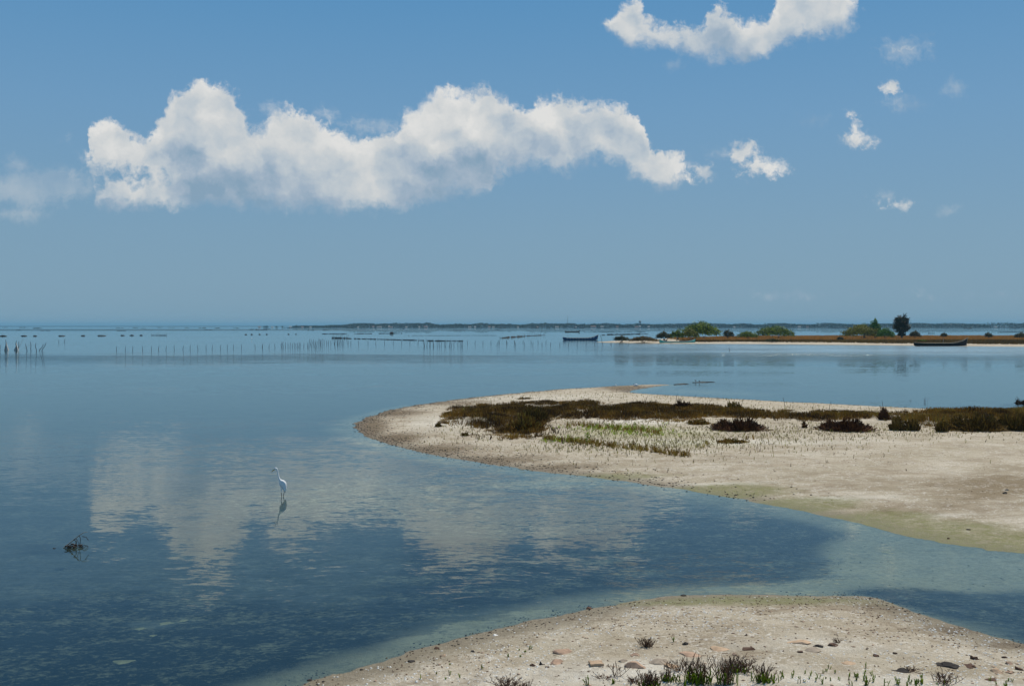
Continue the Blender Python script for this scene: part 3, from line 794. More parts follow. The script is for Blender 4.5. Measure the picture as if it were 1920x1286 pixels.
def low_shrub(name, u, v, wpx, hpx, mat, label, cat='shrub', n=900, group=None, dep=0.8):
    x0, y0, z0 = land(u, v); sc = y0 / F
    rx = wpx * sc / 2; hh = hpx * sc
    rg = np.random.default_rng(int(u * 7 + v))
    an = rg.uniform(0, 6.283, n); q = np.sqrt(rg.uniform(0, 1, n))
    bxx = np.cos(an) * q * rx * 0.8; byy = np.sin(an) * q * rx * dep * 0.8
    lump = 1 + 0.38 * np.sin(bxx / rx * 6.3 + u) * np.cos(byy / rx * 5 + v) + 0.2 * np.sin(bxx / rx * 15 + v)
    hz_ = hh * (1 - 0.6 * q ** 2) * rg.uniform(0.35, 1.12, n) * np.clip(lump, 0.3, 1.3)
    ragged = rg.uniform(0, 1, n) < 0.12
    bxx = np.where(ragged, bxx * 1.3, bxx); byy = np.where(ragged, byy * 1.3, byy); hz_ = np.where(ragged, hz_ * 0.6, hz_)
    P0 = np.stack([bxx, byy, np.zeros(n) - 0.02], 1)
    P1 = np.stack([bxx * 1.25 + rg.normal(0, hh * .12, n), byy * 1.25 + rg.normal(0, hh * .12, n), hz_], 1)
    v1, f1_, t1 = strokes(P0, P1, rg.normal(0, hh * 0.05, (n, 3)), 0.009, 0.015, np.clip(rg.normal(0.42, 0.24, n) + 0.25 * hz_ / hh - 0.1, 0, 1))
    o = mesh(name, v1, f1_, mat, attrs={'tint': t1}, loc=(x0, y0, z0))
    return tag(o, label, cat, group)


low_shrub('shrub', 1384, 806, 98, 20, M['redturf'], 'wide dark red brown shrub in front of the turf, left of the two widest', n=1700)
low_shrub('shrub', 1585, 806, 96, 20, M['redturf'], 'wide dark shrub with a brown skirt on bare sand, right of the two widest', n=1700)
low_shrub('shrub', 1656, 787, 17, 20, M['redturf'], 'small upright blackish shrub rising from the olive turf', n=420)
low_shrub('shrub', 1279, 766, 36, 14, M['redturf'], 'low dark red shrub on the far edge of the turf against white sand', n=600)
low_shrub('shrub', 1376, 768, 34, 14, M['turf'], 'spiky brown tuft sticking up at the far edge of the turf', n=420)
low_shrub('shrub', 1682, 806, 30, 22, M['brownbush'], 'small dark brown shrub, first of three in a row on the sand', n=500)
low_shrub('shrub', 1710, 807, 28, 20, M['brownbush'], 'small dark brown shrub, middle one of three in a row on the sand', n=500)
low_shrub('shrub', 1766, 809, 22, 20, M['brownbush'], 'narrow dark brown shrub standing apart at the right end of the row on the sand', n=420)
low_shrub('shrub', 1508, 802, 9, 12, M['redturf'], 'tiny dark sprig alone on white sand between the two wide shrubs', n=90)
low_shrub('shrub', 1830, 806, 110, 26, M['brownbush'], 'broad dark mound of shrub at the right end of the turf', n=2000)
low_shrub('shrub', 1905, 806, 70, 29, M['brownbush'], 'dark shrub mound cut by the right edge of the photo', n=1500)
low_shrub('shrub', 1914, 766, 26, 17, M['redturf'], 'reddish bush top rising above the turf at the right edge', n=500)
low_shrub('shrub', 985, 808, 70, 26, M['turf'], 'taller dark brown clump at the front left corner of the turf', n=1300)
low_shrub('shrub', 1000, 790, 60, 24, M['brownbush'], 'dark clump in the middle of the left turf patch', n=1000)
low_shrub('shrub', 1310, 795, 44, 9, M['turf'], 'flat brown tuft on sand just left of the wide red shrub', n=350)
low_shrub('shrub', 1372, 829, 58, 6, M['turf'], 'flat rust brown mat of plants alone on the pale sand', n=420)
low_shrub('shrub', 822, 800, 14, 8, M['brownbush'], 'small dark tuft on white sand left of the turf', n=140)
low_shrub('shrub', 872, 817, 16, 7, M['brownbush'], 'small brown tuft on sand below the left end of the turf', n=120)
low_shrub('shrub', 984, 748, 30, 4, M['brownbush'], 'thin brown mat on the sand behind the turf', n=150)


def forb(u, v, hpx, label, mat='greenshoot', nst=5):
    """a single upright leafy weed"""
    x0, y0, z0 = land(u, v); hh = hpx * y0 / F
    rg = np.random.default_rng(int(u + v * 3)); root = empty('weed_plant', (x0, y0, z0), 0, label, 'plant')
    P0 = np.zeros((nst, 3)); P1 = np.stack([rg.normal(0, hh * 0.16, nst), rg.normal(0, hh * .12, nst), rg.uniform(0.75, 1, nst) * hh], 1)
    bd = rg.normal(0, hh * 0.05, (nst, 3))
    v1, f1_, t1 = strokes(P0, P1, bd, 0.008 if mat == 'greenshoot' else 0.004, 0.003, 0.3)
    mesh('stem', v1, f1_, M['deadtwig'], root, attrs={'tint': t1})
    L = []
    for i in range(nst):
        m_ = 14 if mat == 'greenshoot' else 4; tt = rg.uniform(0.25, 1, m_)
        c = P0[i] * (1 - tt[:, None]) + P1[i] * tt[:, None] + bd[i] * (4 * tt * (1 - tt))[:, None]
        for cc in c: L.append(leaves(cc, (0.03, 0.03, 0.02), 3, 0.022 if mat == 'greenshoot' else 0.012, 0.55, rg))
    v1, f1_, t1 = merge(L)
    mesh('foliage', v1, f1_, M[mat], root, attrs={'tint': t1})


forb(1101, 834, 28, 'upright green weed standing alone on the sand in front of the turf')
forb(1096, 842, 14, 'low brown sprig on the sand at the foot of the green weed', 'paleshoot', 4)
forb(1048, 843, 10, 'small bent weed on bare sand left of the green weed', 'paleshoot', 3)
forb(1735, 762, 18, 'thin seeding weed outlined against the inlet water, left of the pair', 'deadtwig', 7)
forb(1706, 760, 12, 'wispy weed outlined against the inlet, left of the tall seeding weed', 'deadtwig', 5)

# sticks standing on the back of the sandbank
for u, v, hh, lean, lab in ((1210, 757, 15, 4, 'thin stick leaning right on the white sand behind the turf'), (1267, 754, 15, 3, 'thin stick with dark tip at the inlet edge, left of the red shrub'),
                            (1304, 746, 6, 0, 'very short stub at the inlet edge'), (1327, 761, 11, 7, 'stick leaning far right out of the turf'), (1390, 760, 13, 5, 'short thick stick leaning out of the turf by the spiky tuft'),
                            (1472, 762, 17, -4, 'tall stick leaning left behind the right half of the turf'), (1555, 767, 14, 3, 'fine pale stick leaning right at the far turf edge'),
                            (1656, 766, 14, -2, 'dark stick against the inlet water right of the middle'), (1141, 752, 9, 1, 'short twig standing on sand near the small rounded clods')):
    x0, y0, z0 = land(u, v); sc = y0 / F
    m_ = MB(); m_.tube([(0, 0, -0.05), (lean * sc * .4, 0.02, hh * sc * .5), (lean * sc, 0, hh * sc)], [0.014, 0.011, 0.008], 5)
    tag(m_.build('stick', M['stake'], loc=(x0, y0, z0)), lab, 'stick')


# ------------------------------------------------------------------ stones
def stone_mesh(seed, rough=0.22, flat=1.0, nu=22, nv=13, square=0.0):
    rg = np.random.default_rng(seed); v = []; f = []
    ph = rg.uniform(0, 6, 6)
    for i in range(nv + 1):
        th_ = math.pi * i / nv
        for j_ in range(nu):
            a = 2 * math.pi * j_ / nu
            d = np.array([math.sin(th_) * math.cos(a), math.sin(th_) * math.sin(a), math.cos(th_)])
            if square: d = np.sign(d) * np.abs(d) ** (1 - square); d = d / np.max(np.abs(d)) * (0.75 + 0.25 * np.linalg.norm(d))
            r = 1 + rough * (math.sin(d[0] * 3 + ph[0]) * math.sin(d[1] * 3.3 + ph[1]) + 0.6 * math.sin(d[2] * 5 + ph[2] + d[0] * 4) + 0.35 * math.sin(d[1] * 9 + ph[3]) * math.sin(d[0] * 8 + ph[4]))
            v.append(d * r)
    for i in range(nv):
        for j_ in range(nu):
            f.append((i * nu + j_, (i + 1) * nu + j_, (i + 1) * nu + (j_ + 1) % nu, i * nu + (j_ + 1) % nu))
    return v, f


def stone(u, v, wpx, hpx, mat, label, rz=0.0, rough=0.22, square=0.0, tilt=0.0, name='stone', z=None, sink=0.35):
    x0, y0, z0 = land(u, v) if z is None else (*px(u, v, z), z)
    sc = y0 / F; vv, ff = stone_mesh(int(u * 3 + v), rough, square=square)
    wx = wpx * sc / 2; hz_ = hpx * sc / (2 - sink)
    if not square:                                   # cleave a few flat faces
        rg = np.random.default_rng(int(u + v))
        for _ in range(9):
            nn = rg.normal(size=3); nn /= np.linalg.norm(nn); dd = rg.uniform(.55, .85)
            vv = [np.asarray(p) - nn * max(0.0, float(np.dot(p, nn)) - dd) for p in vv]
    me = [(Euler((0, tilt, rz)).to_matrix() @ Vector((p[0] * wx * 1.12, p[1] * wx * 0.9, p[2] * hz_))) for p in vv]
    o = mesh(name, me, ff, M[mat], smooth=False, loc=(x0, y0 + wx * .3, z0 - hz_ * (0.30 if wpx > 15 else 0.1)))
    return tag(o, label, 'stone')


for s_ in [
    (1057, 1224, 40, 12, 'reddust', 'flat pinkish slab half buried in the sand, farther of the two left stones', 0.2, 0.15),
    (1044, 1243, 26, 16, 'reddust', 'rounded humped pink stone left of the square block', 0.3, 0.2),
    (999, 1248, 13, 8, 'brownstone', 'small dark brown stone beside a clod left of the humped stone', 0.1, 0.3),
    (1014, 1246, 7, 8, 'darkstone', 'small black pebble between the brown stone and the humped one', 0.1, 0.3),
    (1026, 1251, 10, 6, 'brownstone', 'small broken brown stone below the humped pink stone', 0.1, 0.35),
    (1168, 1240, 22, 10, 'greystone', 'oval grey stone just above the long wedge stone', 0.1, 0.12),
    (1190, 1251, 48, 19, 'reddust', 'long wedge shaped pinkish stone pointing left', 0.35, 0.12),
    (1192, 1228, 18, 12, 'reddust', 'small pale pink stone above the oval grey one', 0.0, 0.2),
    (1240, 1243, 46, 10, 'greystone', 'long flat grey slab right of the wedge stone', 0.1, 0.1),
    (1286, 1208, 12, 9, 'darkstone', 'dark round stone with a pale one under it, above the flat slabs', 0.1, 0.2),
    (1352, 1218, 38, 14, 'orangestone', 'leaf shaped orange pink stone with a dark left end', -0.3, 0.14),
    (1298, 1230, 50, 10, 'reddust', 'broad flat pink slab behind the dark bushy twigs', 0.0, 0.1),
    (1402, 1218, 24, 13, 'brownstone', 'rough brown clod with a dark right side, right of the leaf shaped stone', 0.0, 0.35),
    (1377, 1228, 12, 8, 'reddust', 'little red stone just above the blackish twig bush', 0.0, 0.2),
    (1262, 1250, 32, 16, 'orangestone', 'domed orange stone behind dry twigs', 0.2, 0.14),
    (1498, 1206, 44, 10, 'orangestone', 'wide flat beige stone farther up the beach', 0.0, 0.08),
    (1523, 1220, 36, 13, 'greystone', 'flat grey stone pair member just below the wide beige stone', 0.1, 0.1),
    (1535, 1212, 18, 8, 'darkstone', 'dark jagged stone touching the flat grey stone', 0.1, 0.35),
    (1559, 1210, 22, 7, 'brownstone', 'dark and orange stone right of the jagged one', 0.0, 0.3),
    (1399, 1191, 6, 6, 'brownstone', 'tiny round reddish pebble above the clod', 0.0, 0.2),
    (1105, 1141, 14, 7, 'brownstone', 'reddish brown stone lying at the waterline of the beach', 0.0, 0.2),
    (1282, 1117, 12, 7, 'darkstone', 'dark pointed stone in the water edge at the top of the beach', 0.0, 0.3),
    (874, 1197, 6, 5, 'darkstone', 'small black pebble in the shallows left of the beach', 0.0, 0.2),
    (819, 1216, 10, 6, 'brownstone', 'small brown stone at the water edge on the left of the beach', 0.0, 0.2),
    (831, 1230, 11, 6, 'orangestone', 'small tan stone on the lower left sand', 0.0, 0.2),
    (772, 1240, 15, 6, 'darkstone', 'flat black stone near the left waterline', 0.0, 0.2),
    (677, 1256, 8, 5, 'darkstone', 'black pebble at the far left waterline', 0.0, 0.2),
    (580, 1276, 12, 5, 'darkstone', 'flat dark stone at the bottom left corner of the beach', 0.0, 0.2),
    (928, 1191, 10, 5, 'shell', 'white shell fragment on the waterline litter', 0.0, 0.2),
    (887, 1222, 9, 5, 'darkstone', 'dark twig like stone on the grey wet sand', 0.0, 0.3),
    (1500, 1223, 12, 6, 'brownstone', 'small brown stone left of the grey flat one', 0.0, 0.3),
    (1780, 1250, 42, 13, 'darkstone', 'long dark stone ridge on the lower right sand', -0.35, 0.25),
    (1822, 1250, 34, 12, 'brownstone', 'brown stone heap right of the dark ridge', 0.1, 0.35),
    (1828, 1236, 16, 12, 'brownstone', 'upright reddish lump with a dark face in the lower right heap', 0.1, 0.35),
    (1870, 1260, 28, 14, 'orangestone', 'pale orange boulder at the lower right', 0.1, 0.15),
    (1894, 1245, 16, 13, 'reddust', 'bright pink stone above the orange boulder', 0.1, 0.2),
    (1884, 1233, 12, 9, 'brownstone', 'dark brown stone topmost of the lower right heap', 0.1, 0.3),
    (1912, 1255, 16, 12, 'brownstone', 'brown stone cut by the right edge near the orange boulder', 0.1, 0.3),
    (1895, 1262, 14, 8, 'reddust', 'small red stone between the orange boulder and the right edge', 0.1, 0.3),
    (1695, 1260, 34, 10, 'darkstone', 'dark crumpled weed covered stone in front of the ridge', 0.1, 0.4),
    (1643, 1230, 14, 9, 'brownstone', 'small brown stone, left of a pair on open sand', 0.1, 0.3),
    (1678, 1225, 9, 7, 'brownstone', 'small reddish stone, right of a pair on open sand', 0.1, 0.3),
    (1590, 1243, 30, 8, 'orangestone', 'faint pinkish slab flush with the sand in the lower middle', 0.0, 0.1),
    (1860, 1275, 24, 6, 'brownstone', 'flat brown stone at the bottom edge on the right', 0.0, 0.25),
    (1888, 919, 6, 4, 'greystone', 'pale round lump on the brown damp flat of the sandbank'),
    (1885, 925, 10, 5, 'darkstone', 'dark clod under the pale lump on the brown flat'),
    (1131, 736, 6, 3, 'orangestone', 'small orange stone on the sand near the hook of the sandbank'),
    (1779, 1010, 6, 4, 'brownstone', 'little reddish stone at the green edge of the sandbank'),
    (1817, 993, 9, 3, 'darkstone', 'flat dark stone on the green algae flat'),
]:
    a_ = list(s_) + [0.0, 0.2][len(s_) - 6:] if len(s_) < 8 else list(s_)
    stone(*a_[:6], rz=a_[6], rough=a_[7])
stone(1118, 1247, 21, 12, 'orangestone', 'square tan block of stone lying on pale sand', rz=0.12, rough=0.05, square=0.55)


# ------------------------------------------------------------------ small litter (nobody could count it)
def pebbles(P, size, mat, name, flat=0.5, rng=RNG):
    n = len(P); s_ = size * rng.uniform(0.45, 1.3, n); an = rng.uniform(0, 6.283, n)
    base = np.array([(1, 0, 0), (0.2, 0.9, 0), (-0.9, 0.3, 0), (-0.3, -0.8, 0), (0.1, 0.05, 1), (0, 0, -0.6)])
    asp = rng.uniform(0.5, 1.0, n)
    bxx = base[:, 0][None] * s_[:, None]; byy = base[:, 1][None] * (s_ * asp)[:, None]
    ca, sa = np.cos(an)[:, None], np.sin(an)[:, None]
    V = np.stack([P[:, 0:1] + bxx * ca - byy * sa, P[:, 1:2] + bxx * sa + byy * ca, P[:, 2:3] + base[:, 2][None] * (s_ * flat)[:, None]], -1)
    f = np.array([(0, 1, 4), (1, 2, 4), (2, 3, 4), (3, 0, 4), (1, 0, 5), (2, 1, 5), (3, 2, 5), (0, 3, 5)])
    Fq = (np.arange(n)[:, None, None] * 6 + f[None]).reshape(-1, 3)
    tag(mesh(name, V.reshape(-1, 3), Fq, mat), kind='stuff')


def scatter(n, x0, x1, y0, y1, cond):
    x = RNG.uniform(x0, x1, n); y = RNG.uniform(y0, y1, n)
    a_, b_, c_ = shore(x, y); k_ = cond(a_, b_, x, y)
    x, y = x[k_], y[k_]
    return np.stack([x, y, height(x, y)], 1)


U = lambda n_: RNG.uniform(0, 1, n_)
P = scatter(90000, -9, 34, 26, 76, lambda a_, b_, x, y: (a_ > -0.5) & (a_ < 2.6) & (U(len(x)) < np.exp(-np.abs(a_ - 0.3) * 1.4) * (0.5 + 0.8 * np.exp(-((x + 4) / 7) ** 2))))
pebbles(P, 0.040, M['darkstone'], 'waterline_grit')
P = scatter(60000, -9, 34, 26, 76, lambda a_, b_, x, y: (a_ > 0.1) & (a_ < 4) & (U(len(x)) < 0.20 * np.exp(-a_ * 0.6) * (0.15 + np.exp(-((x + 3) / 7) ** 2))))
pebbles(P, 0.05, M['orangestone'], 'tan_gravel')
P = scatter(60000, -8, 40, 25, 60, lambda a_, b_, x, y: (a_ > 0.4) & (U(len(x)) < 0.05 + 0.12 * (fbm(x * .5, y * .5, 71) > 0.1)))
pebbles(P, 0.022, M['brownstone'], 'dark_crumbs')
P = scatter(60000, -6, 12, 11.5, 23, lambda a_, b_, x, y: (b_ > 0.1) & (U(len(x)) < 0.06 + 0.34 * (fbm(x * .9, y * 1.5, 73) > 0.04)))
pebbles(P, 0.022, M['shell'], 'shell_fragments', 0.3)
P = scatter(60000, -6, 14, 11.5, 24, lambda a_, b_, x, y: (b_ > -0.15) & (U(len(x)) < 0.05 + 0.45 * np.exp(-np.abs(b_ - 0.9) * 2.2) * (fbm(x * 1.2, y * 1.2, 75) > -0.05)))
pebbles(P, 0.018, M['brownstone'], 'beach_litter', 0.6)
P = scatter(40000, -6, 14, 11.5, 24, lambda a_, b_, x, y: (b_ > -0.35) & (b_ < 0.35) & (U(len(x)) < 0.5 * (fbm(x * 1.0, y * 1.0, 79) > -0.02)))
pebbles(P, 0.022, M['darkstone'], 'waterline_weed_crumbs', 0.5)
P = scatter(9000, -6, 14, 11.5, 22, lambda a_, b_, x, y: (b_ > 0.5) & (U(len(x)) < 0.22 * (fbm(x * .8, y * .8, 83) > 0.0)))
pebbles(P, 0.030, M['reddust'], 'reddish_pebbles', 0.5)
# bits of dried weed stalk
P = scatter(6000, -6, 14, 11.5, 23, lambda a_, b_, x, y: (b_ > 0.1) & (U(len(x)) < 0.30 * (fbm(x * .8, y * .8, 91) > 0.02)))
an = RNG.uniform(-0.5, 0.5, len(P)); L = RNG.uniform(0.02, 0.09, len(P))
e = np.stack([np.cos(an) * L, np.sin(an) * L, np.zeros(len(P)) + 0.008], 1)
V, Fq, T = strokes(P + [0, 0, 0.006], P + e, np.zeros((len(P), 3)), 0.004, 0.003, U(len(P)))
tag(mesh('dry_stalk_litter', V, Fq, M['deadtwig'], attrs={'tint': T}), kind='stuff')


# ------------------------------------------------------------------ foreground plants
def twig_bush(u, v, wpx, hpx, label, green=0.3, n=60, name='twiggy_shrub', lean=0.0):
    """base at (u, v): branched dark twigs, green jointed shoots below"""
    x0, y0, z0 = land(u, v); sc = y0 / F; rx = wpx * sc / 2; hh = hpx * sc * .88
    rg = np.random.default_rng(int(u + 2 * v)); n = max(9, int(n * .75)); root = empty(name, (x0, y0, z0), 0, label, 'plant')
    P0 = np.stack([rg.normal(0, rx * .35, n), rg.normal(0, rx * .35, n), np.full(n, -0.01)], 1)
    P1 = np.stack([P0[:, 0] * 1.2 + rg.normal(0, rx * .75, n) + lean * hh, P0[:, 1] + rg.normal(0, rx * .6, n), hh * rg.uniform(0.5, 1.0, n)], 1)
    bd = rg.normal(0, hh * .06, (n, 3))
    parts = [strokes(P0, P1, bd, 0.0045, 0.002, np.clip(rg.normal(0.4, 0.2, n), 0, 1), 4)]
    for lvl in range(3):
        t_ = rg.uniform(0.35, 0.95, n)[:, None]
        q0 = P0 * (1 - t_) + P1 * t_ + bd * (4 * t_ * (1 - t_))
        q1 = q0 + np.stack([rg.normal(0, .32, n), rg.normal(0, .32, n), rg.uniform(.4, 1.0, n)], 1) * hh * 0.26
        parts.append(strokes(q0, q1, np.zeros((n, 3)), 0.0042, 0.0028, np.clip(rg.normal(0.4, 0.27, n), 0, 1)))
    v1, f1_, t1 = merge(parts)
    mesh('twigs', v1, f1_, M['deadtwig'], root, attrs={'tint': t1})
    if green > 0:
        m_ = int(n * green * 1.7)
        P0 = np.stack([rg.normal(0, rx * .65, m_), rg.normal(-rx * .3, rx * .4, m_), np.full(m_, -0.01)], 1)
        P1 = P0 + np.stack([rg.normal(0, .15, m_), rg.normal(0, .15, m_), rg.uniform(.35, .85, m_)], 1) * hh * 0.72
        v1, f1_, t1 = strokes(P0, P1, np.zeros((m_, 3)), 0.007, 0.006, np.clip(rg.normal(0.5, 0.2, m_), 0, 1))
        mesh('green_shoots', v1, f1_, M['greenshoot'], root, attrs={'tint': t1})['kind'] = 'stuff'
    return root


twig_bush(1305, 1277, 44, 52, 'dark twiggy shrub with green shoots at its foot, left of the central pair', 0.9, 70)
twig_bush(1362, 1280, 34, 55, 'dark brown twiggy shrub standing next to the blackish bush', 0.35, 60)
twig_bush(1382, 1257, 40, 28, 'blackish dense twig bush leaning right above green shoots', 0.5, 90, lean=0.3)
twig_bush(1432, 1276, 34, 38, 'bushy green and grey shoots at the right end of the plant group', 1.3, 36)
twig_bush(1252, 1275, 22, 32, 'bright green shoots with thin dry twigs at the left of the plant group', 1.5, 22)
twig_bush(1274, 1256, 26, 26, 'dry reddish twigs bent in front of the domed orange stone', 0.0, 22, lean=-0.5)
twig_bush(1216, 1290, 36, 38, 'dense dark twig tuft with yellow green tips at the bottom edge', 0.35, 80)
twig_bush(952, 1290, 52, 26, 'dark spiky low bush at the bottom edge left of the beach plants', 0.0, 60)
twig_bush(986, 1291, 18, 16, 'small dark twig tuft right beside the spiky low bush', 0.0, 25)
twig_bush(1213, 1212, 20, 18, 'small round dark clump with reddish top alone in the middle of the beach', 0.0, 60)
twig_bush(1154, 1266, 34, 30, 'thin bare stems fanning out of the sand beside the wedge stone', 0.0, 9)
twig_bush(1135, 1272, 34, 9, 'tangle of dry grey twigs lying on the sand', 0.0, 26)
twig_bush(1188, 1278, 26, 12, 'low crumpled dry weed left of the dense dark tuft', 0.0, 40)
twig_bush(1770, 1280, 34, 26, 'dead brown bush with thin splayed twigs below the dark stone ridge', 0.12, 45)
twig_bush(1571, 1204, 14, 9, 'small dark sprig beside the orange and dark stone', 0.0, 24)
twig_bush(1708, 1258, 30, 8, 'flat dark crumpled dry weed on the lower right sand', 0.0, 40)


def shoot(u, v, hpx, label, group, nst=4):
    x0, y0, z0 = land(u, v); hh = hpx * y0 / F; rg = np.random.default_rng(int(u * 5 + v))
    P0 = np.stack([rg.normal(0, .008, nst), rg.normal(0, .008, nst), np.full(nst, -0.01)], 1)
    P1 = P0 + np.stack([rg.normal(0, .14, nst), rg.normal(0, .1, nst), rg.uniform(.6, 1, nst)], 1) * hh
    q0 = P0 * .5 + P1 * .5; q1 = q0 + np.stack([rg.normal(0, .3, nst), rg.normal(0, .3, nst), rg.uniform(.3, .6, nst)], 1) * hh * .5
    v1, f1_, t1 = merge([strokes(P0, P1, np.zeros((nst, 3)), 0.006, 0.005, np.clip(rg.normal(.5, .2, nst), 0, 1)), strokes(q0, q1, np.zeros((nst, 3)), 0.005, 0.004, .6)])
    tag(mesh('glasswort_shoot', v1, f1_, M['greenshoot'], attrs={'tint': t1}, loc=(x0, y0, z0)), label, 'plant', group)


shoot(1101, 1284, 22, 'forked bright green shoot with a red tip at the bottom edge', None, 5)
shoot(1150, 1281, 12, 'small leafy green shoot below the fanning bare stems', None, 8)
for u, v, h_ in ((790, 1272, 10), (819, 1263, 8), (836, 1273, 7), (843, 1265, 13), (863, 1270, 11), (903, 1254, 12), (843, 1246, 6)):
    shoot(u, v, h_, 'short green shoot on the wet grey sand, left part of the beach', 'green shoots on the left sand', 2)
for u, v, h_ in ((952, 1231, 9), (973, 1219, 6), (976, 1231, 6), (986, 1222, 6), (995, 1217, 10)):
    shoot(u, v, h_, 'green shoot among white crust above the rounded humped stone', 'green shoots on the white crust', 3)
shoot(1263, 1203, 13, 'lone green sprig with a brown side twig above the flat slabs', None, 3)
rs_ = random.Random(4)
for i in range(34):
    u = rs_.uniform(1455, 1640); v = rs_.gauss(1266, 8)
    shoot(u, v, rs_.uniform(7, 15), 'short green shoot in the loose stand right of the plant group', 'shoots in the loose stand right of the plant group', 2)
for i in range(22):
    u = rs_.uniform(1590, 1730); v = rs_.gauss(1283, 5)
    shoot(u, v, rs_.uniform(9, 18), 'yellow green shoot along the bottom edge of the photo on the right', 'shoots along the bottom edge right', 3)
for i in range(8):
    u = rs_.uniform(1775, 1900); v = rs_.gauss(1278, 7)
    shoot(u, v, rs_.uniform(8, 14), 'small green shoot between stones in the lower right corner', 'shoots in the lower right corner', 2)

# ------------------------------------------------------------------ egret
ex, ey = px(529.5, 930)
EG = empty('great_egret', (ex, ey, 0), R(0), 'tall white egret with yellow bill wading alone in the calm water', 'egret')
cr = lambda cx, cy: ((cx - 672) * 0.0019, 0.0, (675 - cy) * 0.0019)


def cat(pts, n=6):
    p = [np.array(q, float) for q in pts]; o = []
    for i in range(len(p) - 1):
        a, b_, c_, d = p[max(i - 1, 0)], p[i], p[i + 1], p[min(i + 2, len(p) - 1)]
        for j_ in range(n):
            t_ = j_ / n
            o.append(0.5 * (2 * b_ + (c_ - a) * t_ + (2 * a - 5 * b_ + 4 * c_ - d) * t_ * t_ + (3 * b_ - a - 3 * c_ + d) * t_ ** 3))
    o.append(p[-1]); return o


sp_ = [(*cr(712, 596), .012, .012), (*cr(706, 570), .045, .045), (*cr(690, 535), .078, .062), (*cr(673, 500), .090, .070), (*cr(657, 468), .062, .055), (*cr(640, 446), .034, .034), (*cr(628, 425), .023, .023),
       (*cr(617, 390), .0185, .0185), (*cr(610, 350), .0165, .0165), (*cr(604, 316), .0160, .0160), (*cr(598, 296), .0175, .018), (*cr(588, 283), .0235, .023), (*cr(574, 280), .0250, .0235), (*cr(560, 287), .0175, .016), (*cr(552, 294), .010, .010)]
q = cat(sp_, 5)
m_ = MB(); m_.tube([p[:3] for p in q], [p[3] for p in q], 14, [p[4] for p in q])
m_.build('body', M['white'], EG, True)
m_ = MB(); m_.tube([cr(562, 288), cr(545, 303), cr(514, 330)], [.0105, .0085, .001], 8, [.008, .006, .001]); m_.build('upper_bill', M['bill'], EG, True)
m_ = MB(); m_.tube([cr(564, 296), cr(545, 309), cr(517, 331)], [.007, .005, .001], 8, [.006, .005, .001]); m_.build('lower_bill', M['bill'], EG, True)
for sd in (-1, 1):
    m_ = MB()
    c0 = np.array(cr(566, 284)); c0[1] = sd * 0.020
    v_, f_ = stone_mesh(1, 0, nu=8, nv=6); m_.add([(np.array(p) * .0045 + c0) for p in v_], f_); m_.build('eye', M['black'], EG, True)
    # folded wing, with flight feathers as its pieces
    m_ = MB()
    wp = cat([(*cr(652, 455), .012, .010), (*cr(676, 470), .045, .016), (*cr(697, 505), .060, .020), (*cr(710, 550), .045, .016), (*cr(714, 600), .018, .010), (*cr(714, 622), .004, .004)], 4)
    m_.tube([(p[0], sd * (0.050 - 0.0 * i) * (1 - 0.5 * max(0, i - 12) / 8), p[2]) for i, p in enumerate(wp)], [p[3] for p in wp], 12, [p[4] for p in wp])
    wing = m_.build('wing', M['white'], EG, True)
    for k_ in range(5):
        m_ = MB(); o0 = np.array(cr(690 + k_ * 5, 540 + k_ * 8)); o1 = np.array(cr(703 + k_ * 3, 600 + k_ * 7))
        m_.tube([(o0[0], sd * .060, o0[2]), ((o0[0] + o1[0]) / 2, sd * .052, (o0[2] + o1[2]) / 2), (o1[0], sd * .034, o1[2])], [.010, .011, .003], 6, [.004, .004, .002])
        m_.build('flight_feather', M['white'], wing, True)
for k_ in range(4):
    m_ = MB(); m_.tube([cr(702, 565), tuple(np.array(cr(708 + k_ * 3, 622 - k_ * 3)) + [0, (k_ - 1.5) * .008, 0])], [.016, .006], 6, [.006, .003]); m_.build('tail_feather', M['white'], EG, True)
for sd, xa, xk, xb, xf in ((-1, 664, 656, 664, 660), (1, 690, 694, 685, 684)):
    m_ = MB(); hz0 = np.array(cr(xa, 560)); m_.tube([hz0 + [0, sd * .022, 0], np.array(cr((xa + xk) / 2, 590)) + [0, sd * .022, 0], np.array(cr(xk, 622)) + [0, sd * .02, 0]], [.024, .015, .007], 8); m_.build('thigh', M['white'], EG, True)
    m_ = MB(); m_.tube([np.array(cr(xk, 618)) + [0, sd * .02, 0], np.array(cr(xb, 655)) + [0, sd * .02, 0], np.array(cr(xf, 735)) + [0, sd * .02, 0]], [.0065, .0075, .006], 7)
    leg = m_.build('leg', M['skin'], EG, True)
    for a_ in (-0.6, 0, 0.6, 3.14):
        m_ = MB(); f0 = np.array(cr(xf, 735)) + [0, sd * .02, 0]; m_.tube([f0, f0 + [-math.cos(a_) * .06, math.sin(a_) * .06, -.01]], [.004, .002], 5); m_.build('toe', M['black'], leg)

